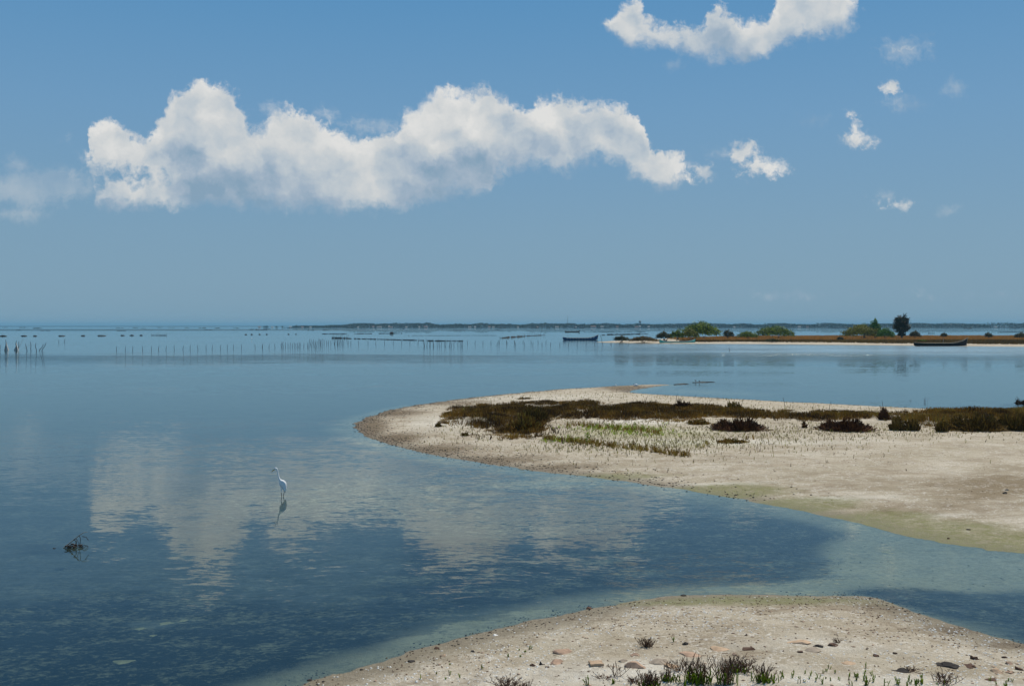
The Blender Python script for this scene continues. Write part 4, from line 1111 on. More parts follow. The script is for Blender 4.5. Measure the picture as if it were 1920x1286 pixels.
# ------------------------------------------------------------------ half sunk branch and sunken stones on the left
bx_, by_ = px(121, 1027); BR = empty('sunken_branch', (bx_, by_, 0), 0, 'dead forked branch poking out of the water at the lower left', 'branch')
sc = by_ / F
lim = lambda cx, cy, yy=0.0: ((cx - 580) / 9.6 * sc, yy, max((650 - cy) / 9.6 * sc, -0.05))
m_ = MB(); m_.tube([lim(560, 655), lim(640, 585, .03), lim(740, 500, .06), lim(840, 420, .08), lim(900, 385, .1), lim(965, 378, .1)], [.016, .013, .010, .008, .006, .003], 6); m_.build('limb', M['palestake'], BR)
for pts in ([(740, 500), (800, 480), (850, 560), (870, 640)], [(840, 420), (880, 470), (880, 600), (870, 660)], [(900, 440), (960, 460), (990, 520)], [(760, 500), (790, 560), (770, 610), (700, 640)],
            [(600, 620), (700, 590), (780, 580), (880, 575)], [(780, 580), (785, 535), (775, 520)], [(640, 620), (720, 615), (800, 600)], [(600, 640), (700, 640), (780, 625), (860, 650)], [(890, 640), (930, 600), (975, 610), (1000, 640)], [(900, 650), (950, 625), (985, 645)]):
    m_ = MB(); dy_ = random.uniform(-.12, .12); m_.tube([lim(a_, b_, dy_ * (i / 3)) for i, (a_, b_) in enumerate(pts)], [.007, .006, .005, .003][:len(pts)], 5); m_.build('twig', M['stake'], BR)
m_ = MB()
for _ in range(26):
    c0 = lim(random.gauss(740, 70), 640 - abs(random.gauss(0, 22)), random.gauss(0, .06)); m_.box(c0, (random.uniform(.02, .09), random.uniform(.01, .04), random.uniform(.008, .03)), random.uniform(0, 3))
m_.build('caught_weed', M['wooddark'], BR)
stone(101, 1028, 5, 2, 'darkstone', 'tiny dark floating lump left of the sunken branch', z=0.0, name='floating_lump')
for u, v, wd, hh, lab in ((226, 1243, 40, 9, 'pale flat rock glowing through dark water at the lower left'), (262, 1180, 26, 4, 'sunken pale stone, left and lower of the pair in the sandy patch'),
                          (309, 1170, 28, 4, 'sunken pale stone, larger right one in the sandy patch under water'), (345, 1164, 16, 3, 'small sunken pale stone right of the larger one'),
                          (286, 1192, 16, 3, 'small sunken pale stone below the pair'), (1612, 978, 20, 3, 'flat pale stone just under the water beside the algae flat'),
                          (1560, 1046, 20, 3, 'yellowish stone under water at the dark patch edge'), (1665, 1036, 28, 3, 'faint pale slab under the shallow water near the right shore')):
    stone(u, v, wd, hh, 'palerock', lab, name='sunken_stone', sink=0.3, rough=0.3)
P = scatter(9000, -2, 14, 17, 30, lambda a_, b_, x, y: (a_ < -0.4) & (b_ < -0.4) & (U(len(x)) < 0.10) & (x > 4))
pebbles(P, 0.028, M['palerock'], 'lake_floor_shells', 0.5)

# ------------------------------------------------------------------ white sheet, mud bars and wading birds beyond the sandbank
x0, y0, z0 = land(1192, 723.5); sc = y0 / F
m_ = MB(); v_, f_ = stone_mesh(5, 0.25, nu=16, nv=8); m_.add([(p[0] * .20, p[1] * .14, max(p[2], -.2) * .10 + .03) for p in v_], f_)
tag(m_.build('plastic_sheet', M['white_paint'], loc=(x0, y0, z0), smooth=True), 'crumpled pale sheet lying on the hooked tip of the sandbank', 'plastic sheet')


def wader(u, v, hpx, mat, label, z=None):
    x0, y0, z0 = land(u, v) if z is None else (*px(u, v, z), z)
    hh = hpx * y0 / F; rt = empty('small_wader', (x0, y0, z0), random.uniform(-.5, .5), label, 'bird')
    m_ = MB(); m_.tube([(.35 * hh, 0, .50 * hh), (.2 * hh, 0, .55 * hh), (0, 0, .58 * hh), (-.15 * hh, 0, .68 * hh), (-.22 * hh, 0, .82 * hh), (-.30 * hh, 0, .88 * hh), (-.36 * hh, 0, .86 * hh)],
                       [.03 * hh, .13 * hh, .18 * hh, .12 * hh, .07 * hh, .09 * hh, .04 * hh], 8); m_.build('body', mat, rt, True)
    m_ = MB(); m_.tube([(-.36 * hh, 0, .87 * hh), (-.55 * hh, 0, .80 * hh)], [.03 * hh, .01 * hh], 5); m_.build('bill', M['black'], rt)
    for sd in (-1, 1):
        m_ = MB(); m_.tube([(0, sd * .06 * hh, .45 * hh), (0.02 * hh, sd * .06 * hh, -.02)], [.025 * hh, .02 * hh], 5); m_.build('leg', M['black'], rt)


for (u, v, wpx_, hp, lab) in ((1276, 720.3, 34, 1.2, 'long low bar of green weed near the hook of the sandbank'), (1318, 716.6, 44, 1.4, 'low weed bar with two small birds on it')):
    x0, y0 = px(u, v); sc = y0 / F; vv, ff = stone_mesh(int(u), 0.15)
    tag(mesh('weed_bar', [(p[0] * wpx_ * sc / 2, p[1] * .28 + p[0] * .5, p[2] * .045) for p in vv], ff, M['weed'], smooth=True, loc=(x0, y0, 0.0)), lab, 'weed bar')
wader(1304, 716, 4.5, M['brownstone'], 'small brown wader, left of the two on the weed bar', z=0.03)
wader(1311.5, 717, 4.5, M['darkstone'], 'small dark wader, right of the two on the weed bar', z=0.03)
wader(1322, 743, 4, M['darkstone'], 'small wader standing on the inlet edge of the sandbank')
wader(1270, 739.5, 3, M['darkstone'], 'tiny wader at the inlet edge near the sticks')
wader(1155, 724, 4, M['white'], 'small pale wader on the back shore of the sandbank')
wader(1189, 723, 4, M['darkstone'], 'dark headed bird beside the crumpled pale sheet')
wader(472, 636.5, 3.5, M['white'], 'white bird far out on the lagoon left of the stake clusters', z=0.0)


# ------------------------------------------------------------------ boats
def boat(name, u, v, lpx, hull_m, label, depth=0.62, beam=1.5, prow=1.1, stern=0.35, yaw=0.0, rim='woodpale', rail=None, zig=False, z=0.0, rz=0.0):
    """bow to the right; (u, v) middle of the waterline"""
    x0, y0 = px(u, v, z); Lm = lpx * y0 / F
    rt = empty(name, (x0, y0, z), yaw, label, 'boat')
    st = np.linspace(-1, 1, 25); V = []; Vi = []
    def sect(s_, inner):
        f_ = abs(s_)
        hb = beam / 2 * max(1 - f_ ** 2.6, 0.02) * (0.86 if inner else 1.0) + (0.0 if s_ > 0 else 0.06 * f_)
        sheer = depth + (prow * max(s_ - 0.35, 0) ** 2 / .42 if s_ > 0 else stern * max(-s_ - .45, 0) ** 2 / .3)
        keel = -0.16 + (0.75 * max(s_ - .72, 0) ** 2 / .078 * .55 if s_ > 0 else .35 * max(-s_ - .8, 0) ** 2 / .04) + (0.09 if inner else 0)
        xx = s_ * Lm / 2 * (1 if s_ <= 0 else 1.0)
        out = []
        for j_ in range(9):
            a_ = (j_ / 8 - .5) * math.pi
            k_ = math.sin(a_); yy = hb * np.sign(k_) * abs(k_) ** .7; c_ = 1 - math.cos(a_) ** 1.0
            zz = keel + (sheer - keel) * (abs(k_) ** 1.9)
            out.append((xx + (.12 * (zz - keel) if s_ > .6 else 0), yy, zz))
        return out
    for s_ in st: V += sect(s_, False)
    nb_ = len(V)
    for s_ in st: V += sect(s_ * .985, True)
    f = []
    for i in range(24):
        for j_ in range(8):
            a_ = i * 9 + j_; f.append((a_, a_ + 1, a_ + 10, a_ + 9)); f.append((nb_ + a_, nb_ + a_ + 9, nb_ + a_ + 10, nb_ + a_ + 1))
    mesh('hull', V, f, M[hull_m], rt, True)
    m_ = MB()
    for sd in (0, 8):
        pts = [np.array(V[i * 9 + sd]) + [0, 0, .02] for i in range(25)]; m_.tube(pts, [.045] * 25, 6)
        m_b = m_
    m_.build('gunwale', M[rim], rt)
    for k_ in (-.6, -.25, .1, .45):
        i = int((k_ + 1) * 12); a_ = V[i * 9]; b_ = V[i * 9 + 8]
        m_ = MB(); m_.box((a_[0], 0, a_[2] - .12), (.22, abs(a_[1] - b_[1]) * .96, .04)); m_.build('thwart', M['woodpale'], rt)
    m_ = MB(); pb = V[24 * 9]; m_.tube([(pb[0] - .25, 0, -.0 + .1), (pb[0], 0, pb[2]), (pb[0] + .10, 0, pb[2] + .22)], [.06, .06, .04], 6); m_.build('stem_post', M[rim], rt)
    if rail:
        m_ = MB(); pts = []
        for i in range(1, 24):
            a_ = V[i * 9]; b2 = V[i * 9 + 1]; t_ = .30; pts.append((a_[0], a_[1] * (1 - t_) + b2[1] * t_ - .035, a_[2] * (1 - t_) + b2[2] * t_))
        m_.tube(pts, [.05] * len(pts), 6); m_.build('rubbing_strake', M[rail], rt)
    if zig:
        for i in range(2, 22, 2):
            a_, b2, c2 = (np.array(V[(i) * 9 + q_]) for q_ in (0, 1, 2)); a3, b3 = (np.array(V[(i + 2) * 9 + q_]) for q_ in (0, 1))
            up0 = a_ * .9 + b2 * .1; up1 = a3 * .9 + b3 * .1; low = (c2 * .55 + b2 * .45 + np.array(V[(i + 2) * 9 + 2]) * .55 + b3 * .45) / 2
            n_ = np.array([0, -.025, 0]); q_ = [up0 + n_, up1 + n_, low + n_, up0 - n_ * .2, up1 - n_ * .2, low - n_ * .2]
            mesh('painted_triangle', q_, [(0, 2, 1), (3, 4, 5), (0, 1, 4, 3), (1, 2, 5, 4), (2, 0, 3, 5)], M['white_paint'], rt)
    return rt, Lm


boat('wooden_boat', 1088, 637.2, 66, 'hullblue', 'blue wooden boat with white painted triangles, moored in open water off the islet', depth=.62, beam=1.7, prow=1.0, stern=.25, yaw=R(4), zig=True)
boat('wooden_boat', 1270, 644.0, 68, 'hullteal', 'turquoise wooden boat with a dark rim beached at the tip of the islet', depth=.52, beam=1.6, prow=.75, stern=.5, yaw=R(3), rim='tar', rail='white_paint')
boat('wooden_boat', 1236, 642.5, 30, 'tar', 'dark boat partly hidden behind the left end of the turquoise boat', depth=.55, beam=1.4, prow=.3, stern=.4, yaw=R(-25), rim='wooddark')
BT, Lb = boat('wooden_boat', 1763, 648.6, 101, 'tar', 'long black wooden boat with high curved prow on the islet shore', depth=.62, beam=1.8, prow=1.15, stern=.15, yaw=R(2), rim='woodpale')
x0, y0 = px(1769, 648.6); m_ = MB(); m_.tube([(0, 0, .1), (.05, 0, 1.0), (.1, .0, 1.75)], [.05, .045, .035], 6); tag(m_.build('pole', M['palestake'], loc=(x0, y0 + .2, 0.1)), 'pale pole standing upright in the black boat', 'pole')
x0, y0 = px(1129, 643); m_ = MB(); m_.tube([(0, 0, -.5), (-.1, 0, 1.0), (-.5, 0, 2.1)], [.05, .04, .035], 6); tag(m_.build('mooring_post', M['stake'], loc=(x0, y0, 0)), 'mooring post in the water right of the blue boat', 'post')
# far moored raft-like craft and boats
boat('far_boat', 1073, 622.6, 28, 'wooddark', 'far low brown boat with a dark bundle aboard, out beyond the blue boat', depth=.5, beam=1.3, prow=.4, stern=.3)
x0, y0 = px(1086, 622.6); m_ = MB(); v_, f_ = stone_mesh(9, .2, nu=8, nv=6); m_.add([(p[0] * .4, p[1] * .4, p[2] * .6 + .7) for p in v_], f_); tag(m_.build('dark_bundle', M['weed'], loc=(x0, y0, 0)), 'dark bundle on the right end of the far brown boat', 'bundle')
boat('far_boat', 1814, 616.2, 15, 'wooddark', 'tiny far boat with upswept ends near the right side of the horizon', depth=.5, beam=1.3, prow=1.4, stern=1.2)

# ------------------------------------------------------------------ stakes in the water
STK = []
for k_ in range(5):
    m_ = MB(); b_ = [(0, 0, 0)] + [(random.gauss(0, .05), random.gauss(0, .05), q_) for q_ in (.35, .7)] + [(random.gauss(0, .09), random.gauss(0, .05), 1.0)]
    m_.tube(b_, [.044, .040, .036, .028], 5); o = m_.build('stake', M['stake']); STK.append(o.data); bpy.data.objects.remove(o)


def stake(u, v, hpx, label, group=None, lean=0.0, mat=None, thick=1.0, name='stake', cat_='stake'):
    x0, y0 = px(u, v); hh = hpx * .92 * y0 / F + .35
    o = bpy.data.objects.new(name, random.choice(STK)); C.objects.link(o)
    if mat: o.data = o.data.copy(); o.data.materials[0] = M[mat]
    o.location = (x0, y0, -.35); o.scale = (thick * max(1, y0 / 200), thick, hh); o.rotation_euler = (random.gauss(0, .03), lean + random.gauss(0, .05), random.uniform(-.4, .4))
    return tag(o, label, cat_, group)


g = 'evenly spaced stakes of the long left row'
for xx in (835, 903, 958, 1025, 1088, 1140, 1195, 1256, 1316, 1368, 1425, 1483, 1527, 1587, 1637, 1682, 1738, 1837, 1888):
    stake(xx / 3.84, 657.5 - (xx - 835) * .0045, 8.5, 'thin dark stake in the long evenly spaced row in the left half of the lagoon', g)
for xx in (44, 95, 137): stake(480 + xx / 3.84, 651.3, 7, 'thin dark stake in the long evenly spaced row in the left half of the lagoon', g)
g = 'crowded stakes of the left fence cluster'
for xx in (180, 186, 197, 212, 232, 246, 263, 276, 287, 300, 310, 316, 343, 371, 374): stake(480 + xx / 3.84, 650.6, random.uniform(7.5, 11), 'rough stake crowded in the left stake cluster', g)
g = 'crowded stakes of the middle fence cluster'
for xx in (388, 396, 403, 414, 424, 432, 440, 452, 460, 466, 473, 478): stake(480 + xx / 3.84, random.choice((650, 645.5)), random.uniform(9, 13), 'tall rough stake crowded in the middle stake cluster', g)
g = 'stakes of the farther fence cluster'
for xx in (490, 508, 522, 540, 564, 568, 585, 590, 600, 612, 622, 630): stake(480 + xx / 3.84, 645.4, random.uniform(7, 11), 'stake in the farther cluster right of the tall ones', g)
g = 'stakes of the dense right cluster'
for xx in (1211, 1214, 1230, 1250, 1254, 1273, 1279, 1303, 1318, 1333, 1360, 1364, 1392, 1396, 1408, 1424, 1452, 1471, 1478, 1486): stake(480 + xx / 3.84, 649.3, random.uniform(8, 12.5), 'rough stake in the dense cluster just left of the photo centre', g)
g = 'stakes of the far spaced row'
for xx in (660, 682, 740, 804, 862, 925, 986, 1048, 1106, 1166, 1520, 1577, 1634, 1692, 1748, 1806, 1860): stake(480 + xx / 3.84, 645.2 - xx * .0008, 6, 'thin stake in the far evenly spaced row across the middle', g)
for xx in (75, 145, 212, 290, 362, 430, 497): stake(920 + xx / 4.8, 643.5, 6, 'thin stake in the far evenly spaced row across the middle', g)
g = 'stakes of the near spaced row off the islet'
for xx in (56, 228, 305, 380, 461, 540, 620, 700, 777, 857, 934, 1008, 1086, 1162, 1240): stake(920 + xx / 4.8, 647.6, 6.5, 'thin stake in the nearer spaced row running towards the islet tip', g)
for xx in (70, 210, 500, 610, 740): stake(1130 + xx / 4.8, 646.2, 3, 'thin stake in the nearer spaced row running towards the islet tip', g)
stake(1367, 658, 7, 'lone stake in open water in front of the islet'); stake(110, 642, 5, 'small stake alone, left of a pair near the left edge'); stake(120.5, 642, 7, 'small stake alone, right of a pair near the left edge')
for u, v in ((1069, 648), (657, 644), (890, 648), (915, 649), (1073, 641)): pass
for i, (u, v, h_, ln, lab) in enumerate(((0.5, 657, 11, 0, 'stake cut by the left edge of the photo'), (9.5, 657.5, 22, .02, 'tall stake hung with a pale net, nearest the left edge'), (31, 657, 20, -.05, 'tall stake hung with a pale net, second from the left edge'),
                                       (33, 656, 17, .06, 'stake standing close against the second netted stake'), (52, 657.5, 15, -.25, 'stake leaning left, first of the bare ones'), (59, 657.5, 18, -.12, 'tall bare stake leaning slightly left'),
                                       (68, 659, 17, 0, 'upright bare stake before the crossing pair'), (72, 657, 15, .5, 'stake leaning right, left of the crossing pair'), (77, 657.5, 18, .45, 'long stake leaning right, right of the crossing pair'))):
    stake(u, v, h_, lab, None, ln, None, 1.3)
stake(33, 655, 24, 'thin pale branch leaning right from the second netted stake', None, .35, 'palestake', .6)
stake(40, 652.5, 20, 'thin pale twig slanting low between the stakes on the left', None, 1.15, 'palestake', .5)
for u, lab in ((12, 'white net draped at the foot of the stake nearest the left edge'), (30.5, 'white net draped at the foot of the second stake from the left')):
    x0, y0 = px(u, 656.5); m_ = MB(); q_ = [(-.45, 0, 0), (.45, .1, 0), (.15, .05, .9), (0, .0, 1.6), (-.1, .05, .8), (-.2, 0.2, 0), (.35, -.15, 0), (.1, -.1, 1.0)]
    m_.add(q_, [(0, 5, 4), (5, 1, 2), (5, 2, 4), (4, 2, 3), (0, 4, 7), (0, 7, 6), (6, 7, 1), (7, 2, 1), (7, 4, 3), (7, 3, 2)])
    tag(m_.build('hung_net', M['whitenet'], loc=(x0, y0, 0)), lab, 'net')


# fish fences: posts with a low ragged net between them
def fence(p, q, n, hpx, label, dens=1, name='fish_fence', net=0.5):
    a_, b_ = px(*p), px(*q); rt = empty(name, (a_[0], a_[1], 0), 0, label, 'fish fence')
    d = b_ - a_; m_ = MB(); K = n * 3; hh = hpx * (a_[1] + b_[1]) / 2 / F
    top = [hh * net * random.uniform(.3, 1) for _ in range(K + 1)]
    for i in range(K):
        if random.random() < .12: continue
        s0, s1 = d * i / K, d * (i + 1) / K; w_ = .06
        m_.add([(s0[0], s0[1], -.2), (s1[0], s1[1], -.2), (s1[0], s1[1], top[i + 1]), (s0[0], s0[1], top[i]), (s0[0], s0[1] + w_, -.2), (s1[0], s1[1] + w_, -.2), (s1[0], s1[1] + w_, top[i + 1]), (s0[0], s0[1] + w_, top[i])],
               [(0, 1, 2, 3), (5, 4, 7, 6), (3, 2, 6, 7)])
    m_.build('net', M['net'], rt)
    me = random.choice(STK)
    for i in range(n + 1):
        o = bpy.data.objects.new('post', me); C.objects.link(o); o.parent = rt
        s_ = d * min(max((i + random.uniform(-.2, .2)) / n, 0), 1); o.location = (s_[0], s_[1], -.3); o.scale = (1.2, 1.2, hh * random.uniform(.7, 1.25) + .3)
        o.rotation_euler = (0, random.gauss(0, .08), 0)
    return rt


fence((622, 634), (652, 634.6), 10, 7, 'short dense fish fence at the left end of the long float line', net=.35)
fence((652, 634.8), (800, 638.6), 22, 2.5, 'long low fish fence slanting across the middle of the lagoon', net=.6)
fence((800, 639), (868, 639.5), 12, 3, 'low fish fence joining the dense right stake cluster', net=.5)
fence((937, 634.3), (984, 630.8), 10, 3.2, 'brown fish fence slanting up to the right, left of the blue boat', net=.8)
fence((984, 630.4), (1022, 628.6), 9, 5, 'fish fence with a frame of posts at the right end of the slanting one', net=.3)
fence((1126, 628.6), (1200, 627.0), 12, 2.6, 'thin fish fence behind the mooring post', net=.4)
fence((604, 626.3), (650, 626), 7, 1.4, 'low dark net line left of the dark float', net=.9)
fence((665, 626), (697, 625.6), 6, 1.5, 'low dark net line running right into the dark float', net=.9)
fence((710, 625.5), (754, 625.2), 6, 1.6, 'low net line right of the dark float', net=.7)
fence((765, 629.3), (930, 629), 20, 1.2, 'very long thin net line across the middle distance', net=.4)
fence((284, 629), (312, 629.2), 7, 4.5, 'short fence of posts beyond the left stake row', net=.3)
fence((1095, 623), (1210, 622.6), 14, 1.2, 'far thin net line behind the blue boat', net=.5)
fence((1138, 626.6), (1215, 626), 12, 1.8, 'far net line just left of the islet bushes', net=.5)
fence((1740, 625.2), (1752, 625.2), 3, 5, 'pair of posts standing behind the islet right of the dark tree', net=.2)
fence((1875, 623), (1918, 622.8), 7, 2, 'low fence in the water behind the right end of the islet', net=.5)
x0, y0 = px(734, 626); m_ = MB(); v_, f_ = stone_mesh(19, .2, nu=8, nv=6); m_.add([(p[0] * .95, p[1] * .6, p[2] * .8 + .3) for p in v_], f_); tag(m_.build('dark_float', M['wooddark'], loc=(x0, y0, 0)), 'dark square float on the middle net line', 'float')

# weed mounds drifting in a line and far fish traps
for u, v, wd in ((5, 630.6, 15), (45, 630.4, 11), (66, 630.4, 9), (116, 630.2, 13), (156, 630, 8), (191, 629.9, 19), (230, 629.5, 9), (247, 629.4, 9), (265, 629.3, 7), (461, 627.6, 5), (472, 627.5, 4), (487, 627.4, 4), (500, 627.4, 4), (541, 627, 3), (555, 627, 3)):
    x0, y0 = px(u, v); vv, ff = stone_mesh(int(u), .2, nu=10, nv=5); w_ = wd * y0 / F / 2
    tag(mesh('weed_mound', [(p[0] * w_, p[1] * w_ * .6, p[2] * .42) for p in vv], ff, M['weed'], loc=(x0, y0, 0)), 'low dark weed mound floating in a line near the left horizon', 'weed mound', 'weed mounds floating in a line')
traps = [(42, 614.3, 14), (70, 615.6, 16), (33, 619.3, 12), (85, 620.2, 17), (10, 614.2, 10), (225, 615.2, 15), (228, 620.2, 18), (255, 614.6, 12), (267, 616, 12), (300, 614.4, 9), (322, 614.6, 12), (351, 615, 9), (378, 615, 16), (390, 618.6, 14), (407, 615.2, 11),
         (444, 615.4, 11), (476, 617.8, 14), (500, 616.5, 12), (490, 619, 20), (583, 619.4, 13), (610, 619.2, 12), (656, 615.4, 15), (700, 614.8, 9), (798, 614.4, 14), (850, 615, 12), (830, 615, 9), (905, 615, 9), (860, 619.6, 22), (940, 615.3, 16), (1000, 615.2, 20), (1028, 615.8, 9),
         (1085, 615.6, 18), (1130, 615.2, 24), (1190, 618.2, 16), (1215, 615, 16), (1240, 618, 12), (930, 618.7, 12), (1508, 615.4, 7), (1560, 614.8, 18), (1590, 614.6, 22), (1575, 616, 24), (1735, 614, 20), (1765, 614.4, 22), (1850, 614, 18), (1890, 614.4, 14), (1905, 616, 14), (1850, 613.7, 20), (540, 615.2, 14), (754, 617, 10), (1395, 614.5, 16), (1430, 614.3, 14), (1020, 613.6, 60), (740, 613.8, 50), (1120, 613.8, 50)]
for u, v, wd in traps:
    x0, y0 = px(u, v); w_ = wd * y0 / F; m_ = MB(); hh = 1.3 * y0 / F * random.uniform(.6, 1.1)
    for q_ in range(max(5, int(wd))):
        xx = random.uniform(-.5, .5) * w_; m_.box((xx, random.uniform(-.1, .1) * w_, hh * .25), (w_ * random.uniform(.04, .14), w_ * .05, hh * random.uniform(.3, 1)), 0)
    tag(m_.build('fish_trap', M['net'], loc=(x0, y0, 0)), 'small low brown fish trap far out towards the horizon', 'fish trap', 'far fish traps scattered below the horizon')

# ------------------------------------------------------------------ islet: bushes, palm, grass
def bush(name, u0, u1, vtop, d, mat, label, lumps=5, n=2600, leaf=.16, cat_='bush'):
    w_ = (u1 - u0) * d / F; xm = ((u0 + u1) / 2 - 960) * d / F; zb = float(height(xm, d)[0]); zt = H + (610 - vtop) * d / F; hh = zt - zb
    rg = np.random.default_rng(int(u0 * 3)); rt = empty(name, (xm, d, zb), 0, label, cat_); parts = []
    for k_ in range(lumps):
        t_ = (k_ + .5) / lumps; cx = (t_ - .5) * w_ * .78; r_ = w_ * rg.uniform(.16, .25); top = hh * (1 - 1.25 * abs(t_ - .48) ** 1.6 * 1.2) * rg.uniform(.86, 1.0)
        parts.append(leaves((cx, rg.uniform(-.3, .3) * w_ * .3, top * .50), (r_, r_, top * .48), n // lumps, leaf, rg.uniform(.3, .62), rg))
    parts.append(leaves((0, 0, hh * .42), (w_ * .36, w_ * .3, hh * .48), n // 3, leaf, .5, rg))
    v_, f_, t_ = merge(parts); mesh('crown', v_, f_, M[mat], rt, attrs={'tint': t_})
    m_ = MB()
    for k_ in range(4): m_.tube([(rg.uniform(-.1, .1) * w_, 0, -.1), (rg.uniform(-.25, .25) * w_, 0, hh * .6)], [.08, .03], 5)
    m_.build('trunk', M['trunk'], rt)
    return rt


bush('bush', 1279, 1352, 601, 290, 'bush', 'largest round green bush, highest of the left group on the islet', 6, 5200, .20)
bush('bush', 1279, 1312, 614, 272, 'yellowbush', 'rounded yellow green bush in front of the largest one', 4, 2400, .15)
bush('bush', 1256, 1284, 617, 272, 'bush', 'small green bush between the dark one and the yellow green one', 3, 1800, .15)
bush('bush', 1228, 1262, 621, 275, 'darkbush', 'dark olive low bush left of the green ones', 3, 2000, .15)
bush('bush', 1150, 1181, 628, 262, 'darkbush', 'small dark dome of a bush at the very tip of the islet', 3, 1800, .12)
bush('bush', 1179, 1232, 629, 256, 'brownbush', 'low brown ragged bush behind the tip of the white sand', 6, 2600, .13)
bush('bush', 1354, 1378, 617, 290, 'darkbush', 'small pointed dark bush right of the largest bush', 2, 1400, .14)
bush('bush', 1382, 1421, 619, 290, 'bush', 'low green bush in the middle between the two big bushes', 4, 2200, .15)
bush('bush', 1415, 1492, 609, 292, 'bush', 'wide humped green bush sloping down to the right', 6, 4600, .17)
bush('bush', 1578, 1656, 607, 285, 'yellowbush', 'broad olive green bush at the foot of the small tree', 6, 5200, .18)
bush('tree', 1628, 1654, 596, 290, 'greenbush', 'small fresh green tree rising above the broad olive bush', 3, 2400, .20, 'tree')
bush('bush', 1642, 1678, 613, 283, 'greenbush', 'fresh green bush trailing right of the small tree', 4, 2200, .16)
bush('bush', 1612, 1630, 603, 292, 'greenbush', 'little green bush tip left of the small tree', 2, 900, .15)
bush('bush', 1704, 1728, 619, 300, 'darkbush', 'low dark green bush right of the dense dark tree', 3, 1400, .14)
bush('bush', 1763, 1778, 622.5, 320, 'darkbush', 'small dark bush on the far edge of the islet, left of a pair', 2, 700, .14)
bush('bush', 1845, 1862, 622, 300, 'darkbush', 'small dark bush on the islet crest towards the right', 2, 800, .14)
bush('bush', 1900, 1930, 622, 290, 'darkbush', 'dark bush on the islet cut by the right edge', 3, 1200, .14)
bush('bush', 1435, 1462, 634, 250, 'darkbush', 'low dark green bush at the lower edge of the dry grass, centre of the islet', 3, 1300, .10)
bush('bush', 1720, 1740, 636, 243, 'bush', 'low green bush just left above the black boat', 3, 1200, .10)
bush('bush', 1568, 1584, 630, 262, 'darkbush', 'small dark bush in the dry grass left of the broad olive bush', 2, 700, .11)

d = 292.0; xm = (1690.5 - 960) * d / F; zb = float(height(xm, d)[0]); PT = empty('palm_tree', (xm, d, zb), 0, 'dense dark young palm with pale dead leaf tips, standing alone on the islet', 'tree')
hh = (H + (610 - 589.5) * d / F - zb) * .86; parts = []; rg = np.random.default_rng(5)
for (cx, cz, rx, rz_) in ((0, .62, 2.3, 1.7), (.3, .82, 1.7, 1.1), (-.5, .88, 1.5, .8), (.5, .93, 1.1, .5), (-.9, .55, 1.3, 1.2), (.9, .48, 1.4, 1.1), (0, .36, 1.6, 1.1), (0, .2, 1.0, .8)):
    parts.append(leaves((cx, rg.uniform(-.6, .6), cz * hh), (rx, rx, rz_), 800, .24, .35, rg, .3, tspread=.28))
v_, f_, t_ = merge(parts); mesh('crown', v_, f_, M['palm'], PT, attrs={'tint': t_})
for k_ in range(26):
    a_ = k_ * 2.4; e_ = rg.uniform(-.5, 1.1); L_ = 2.3; c0 = Vector((0, 0, hh * (.55 + .014 * k_))); dr = Vector((math.cos(a_) * math.cos(e_), math.sin(a_) * math.cos(e_), math.sin(e_)))
    v1, f1_, t1 = strokes([c0] * 7, [c0 + dr * L_ + Vector((math.cos(q_), math.sin(q_), math.cos(q_ * 2))) * .35 for q_ in range(7)], [(0, 0, .2)] * 7, .05, .09, rg.uniform(0, 1))
    mesh('frond', v1, f1_, M['palm'], PT, attrs={'tint': t1})
m_ = MB(); m_.tube([(0, 0, -.2), (.05, 0, hh * .4), (0, 0, hh * .8)], [.32, .24, .2], 8); m_.build('trunk', M['trunk'], PT)

n = 26000
x = RNG.uniform(35, 260, n); y = RNG.uniform(238, 372, n)
a_, b_, c_ = shore(x, y); k = sdf(Cc, x, y)
ok = (c_ > 7) & (y > 262) & (x > 48); ok &= RNG.uniform(0, 1, n) < .9
V, Fq, T = tufts(x[ok], y[ok], height(x[ok], y[ok]), RNG.uniform(.25, .5, ok.sum()), .35, 7, .16, .5 + .5 * fbm(x[ok] * .05, y[ok] * .08, 3))
tag(mesh('dry_grass', V, Fq, M['drygrass'], attrs={'tint': T}), kind='stuff')
n = 30000
x = RNG.uniform(35, 260, n); y = RNG.uniform(222, 266, n)
a_, b_, c_ = shore(x, y); nn = fbm(x * .10, y * .10, 97, 3)
ok = (c_ > 8 + nn * 9) & (y < 268 + nn * 20) & (nn < .22) & (x > 44)
V, Fq, T = tufts(x[ok], y[ok], height(x[ok], y[ok]), RNG.uniform(.18, .42, ok.sum()), .35, 7, .15, .45 + .6 * fbm(x[ok] * .1, y[ok] * .1, 5))
tag(mesh('dark_saltbush_cover', V, Fq, M['brownbush'], attrs={'tint': T}), kind='stuff')

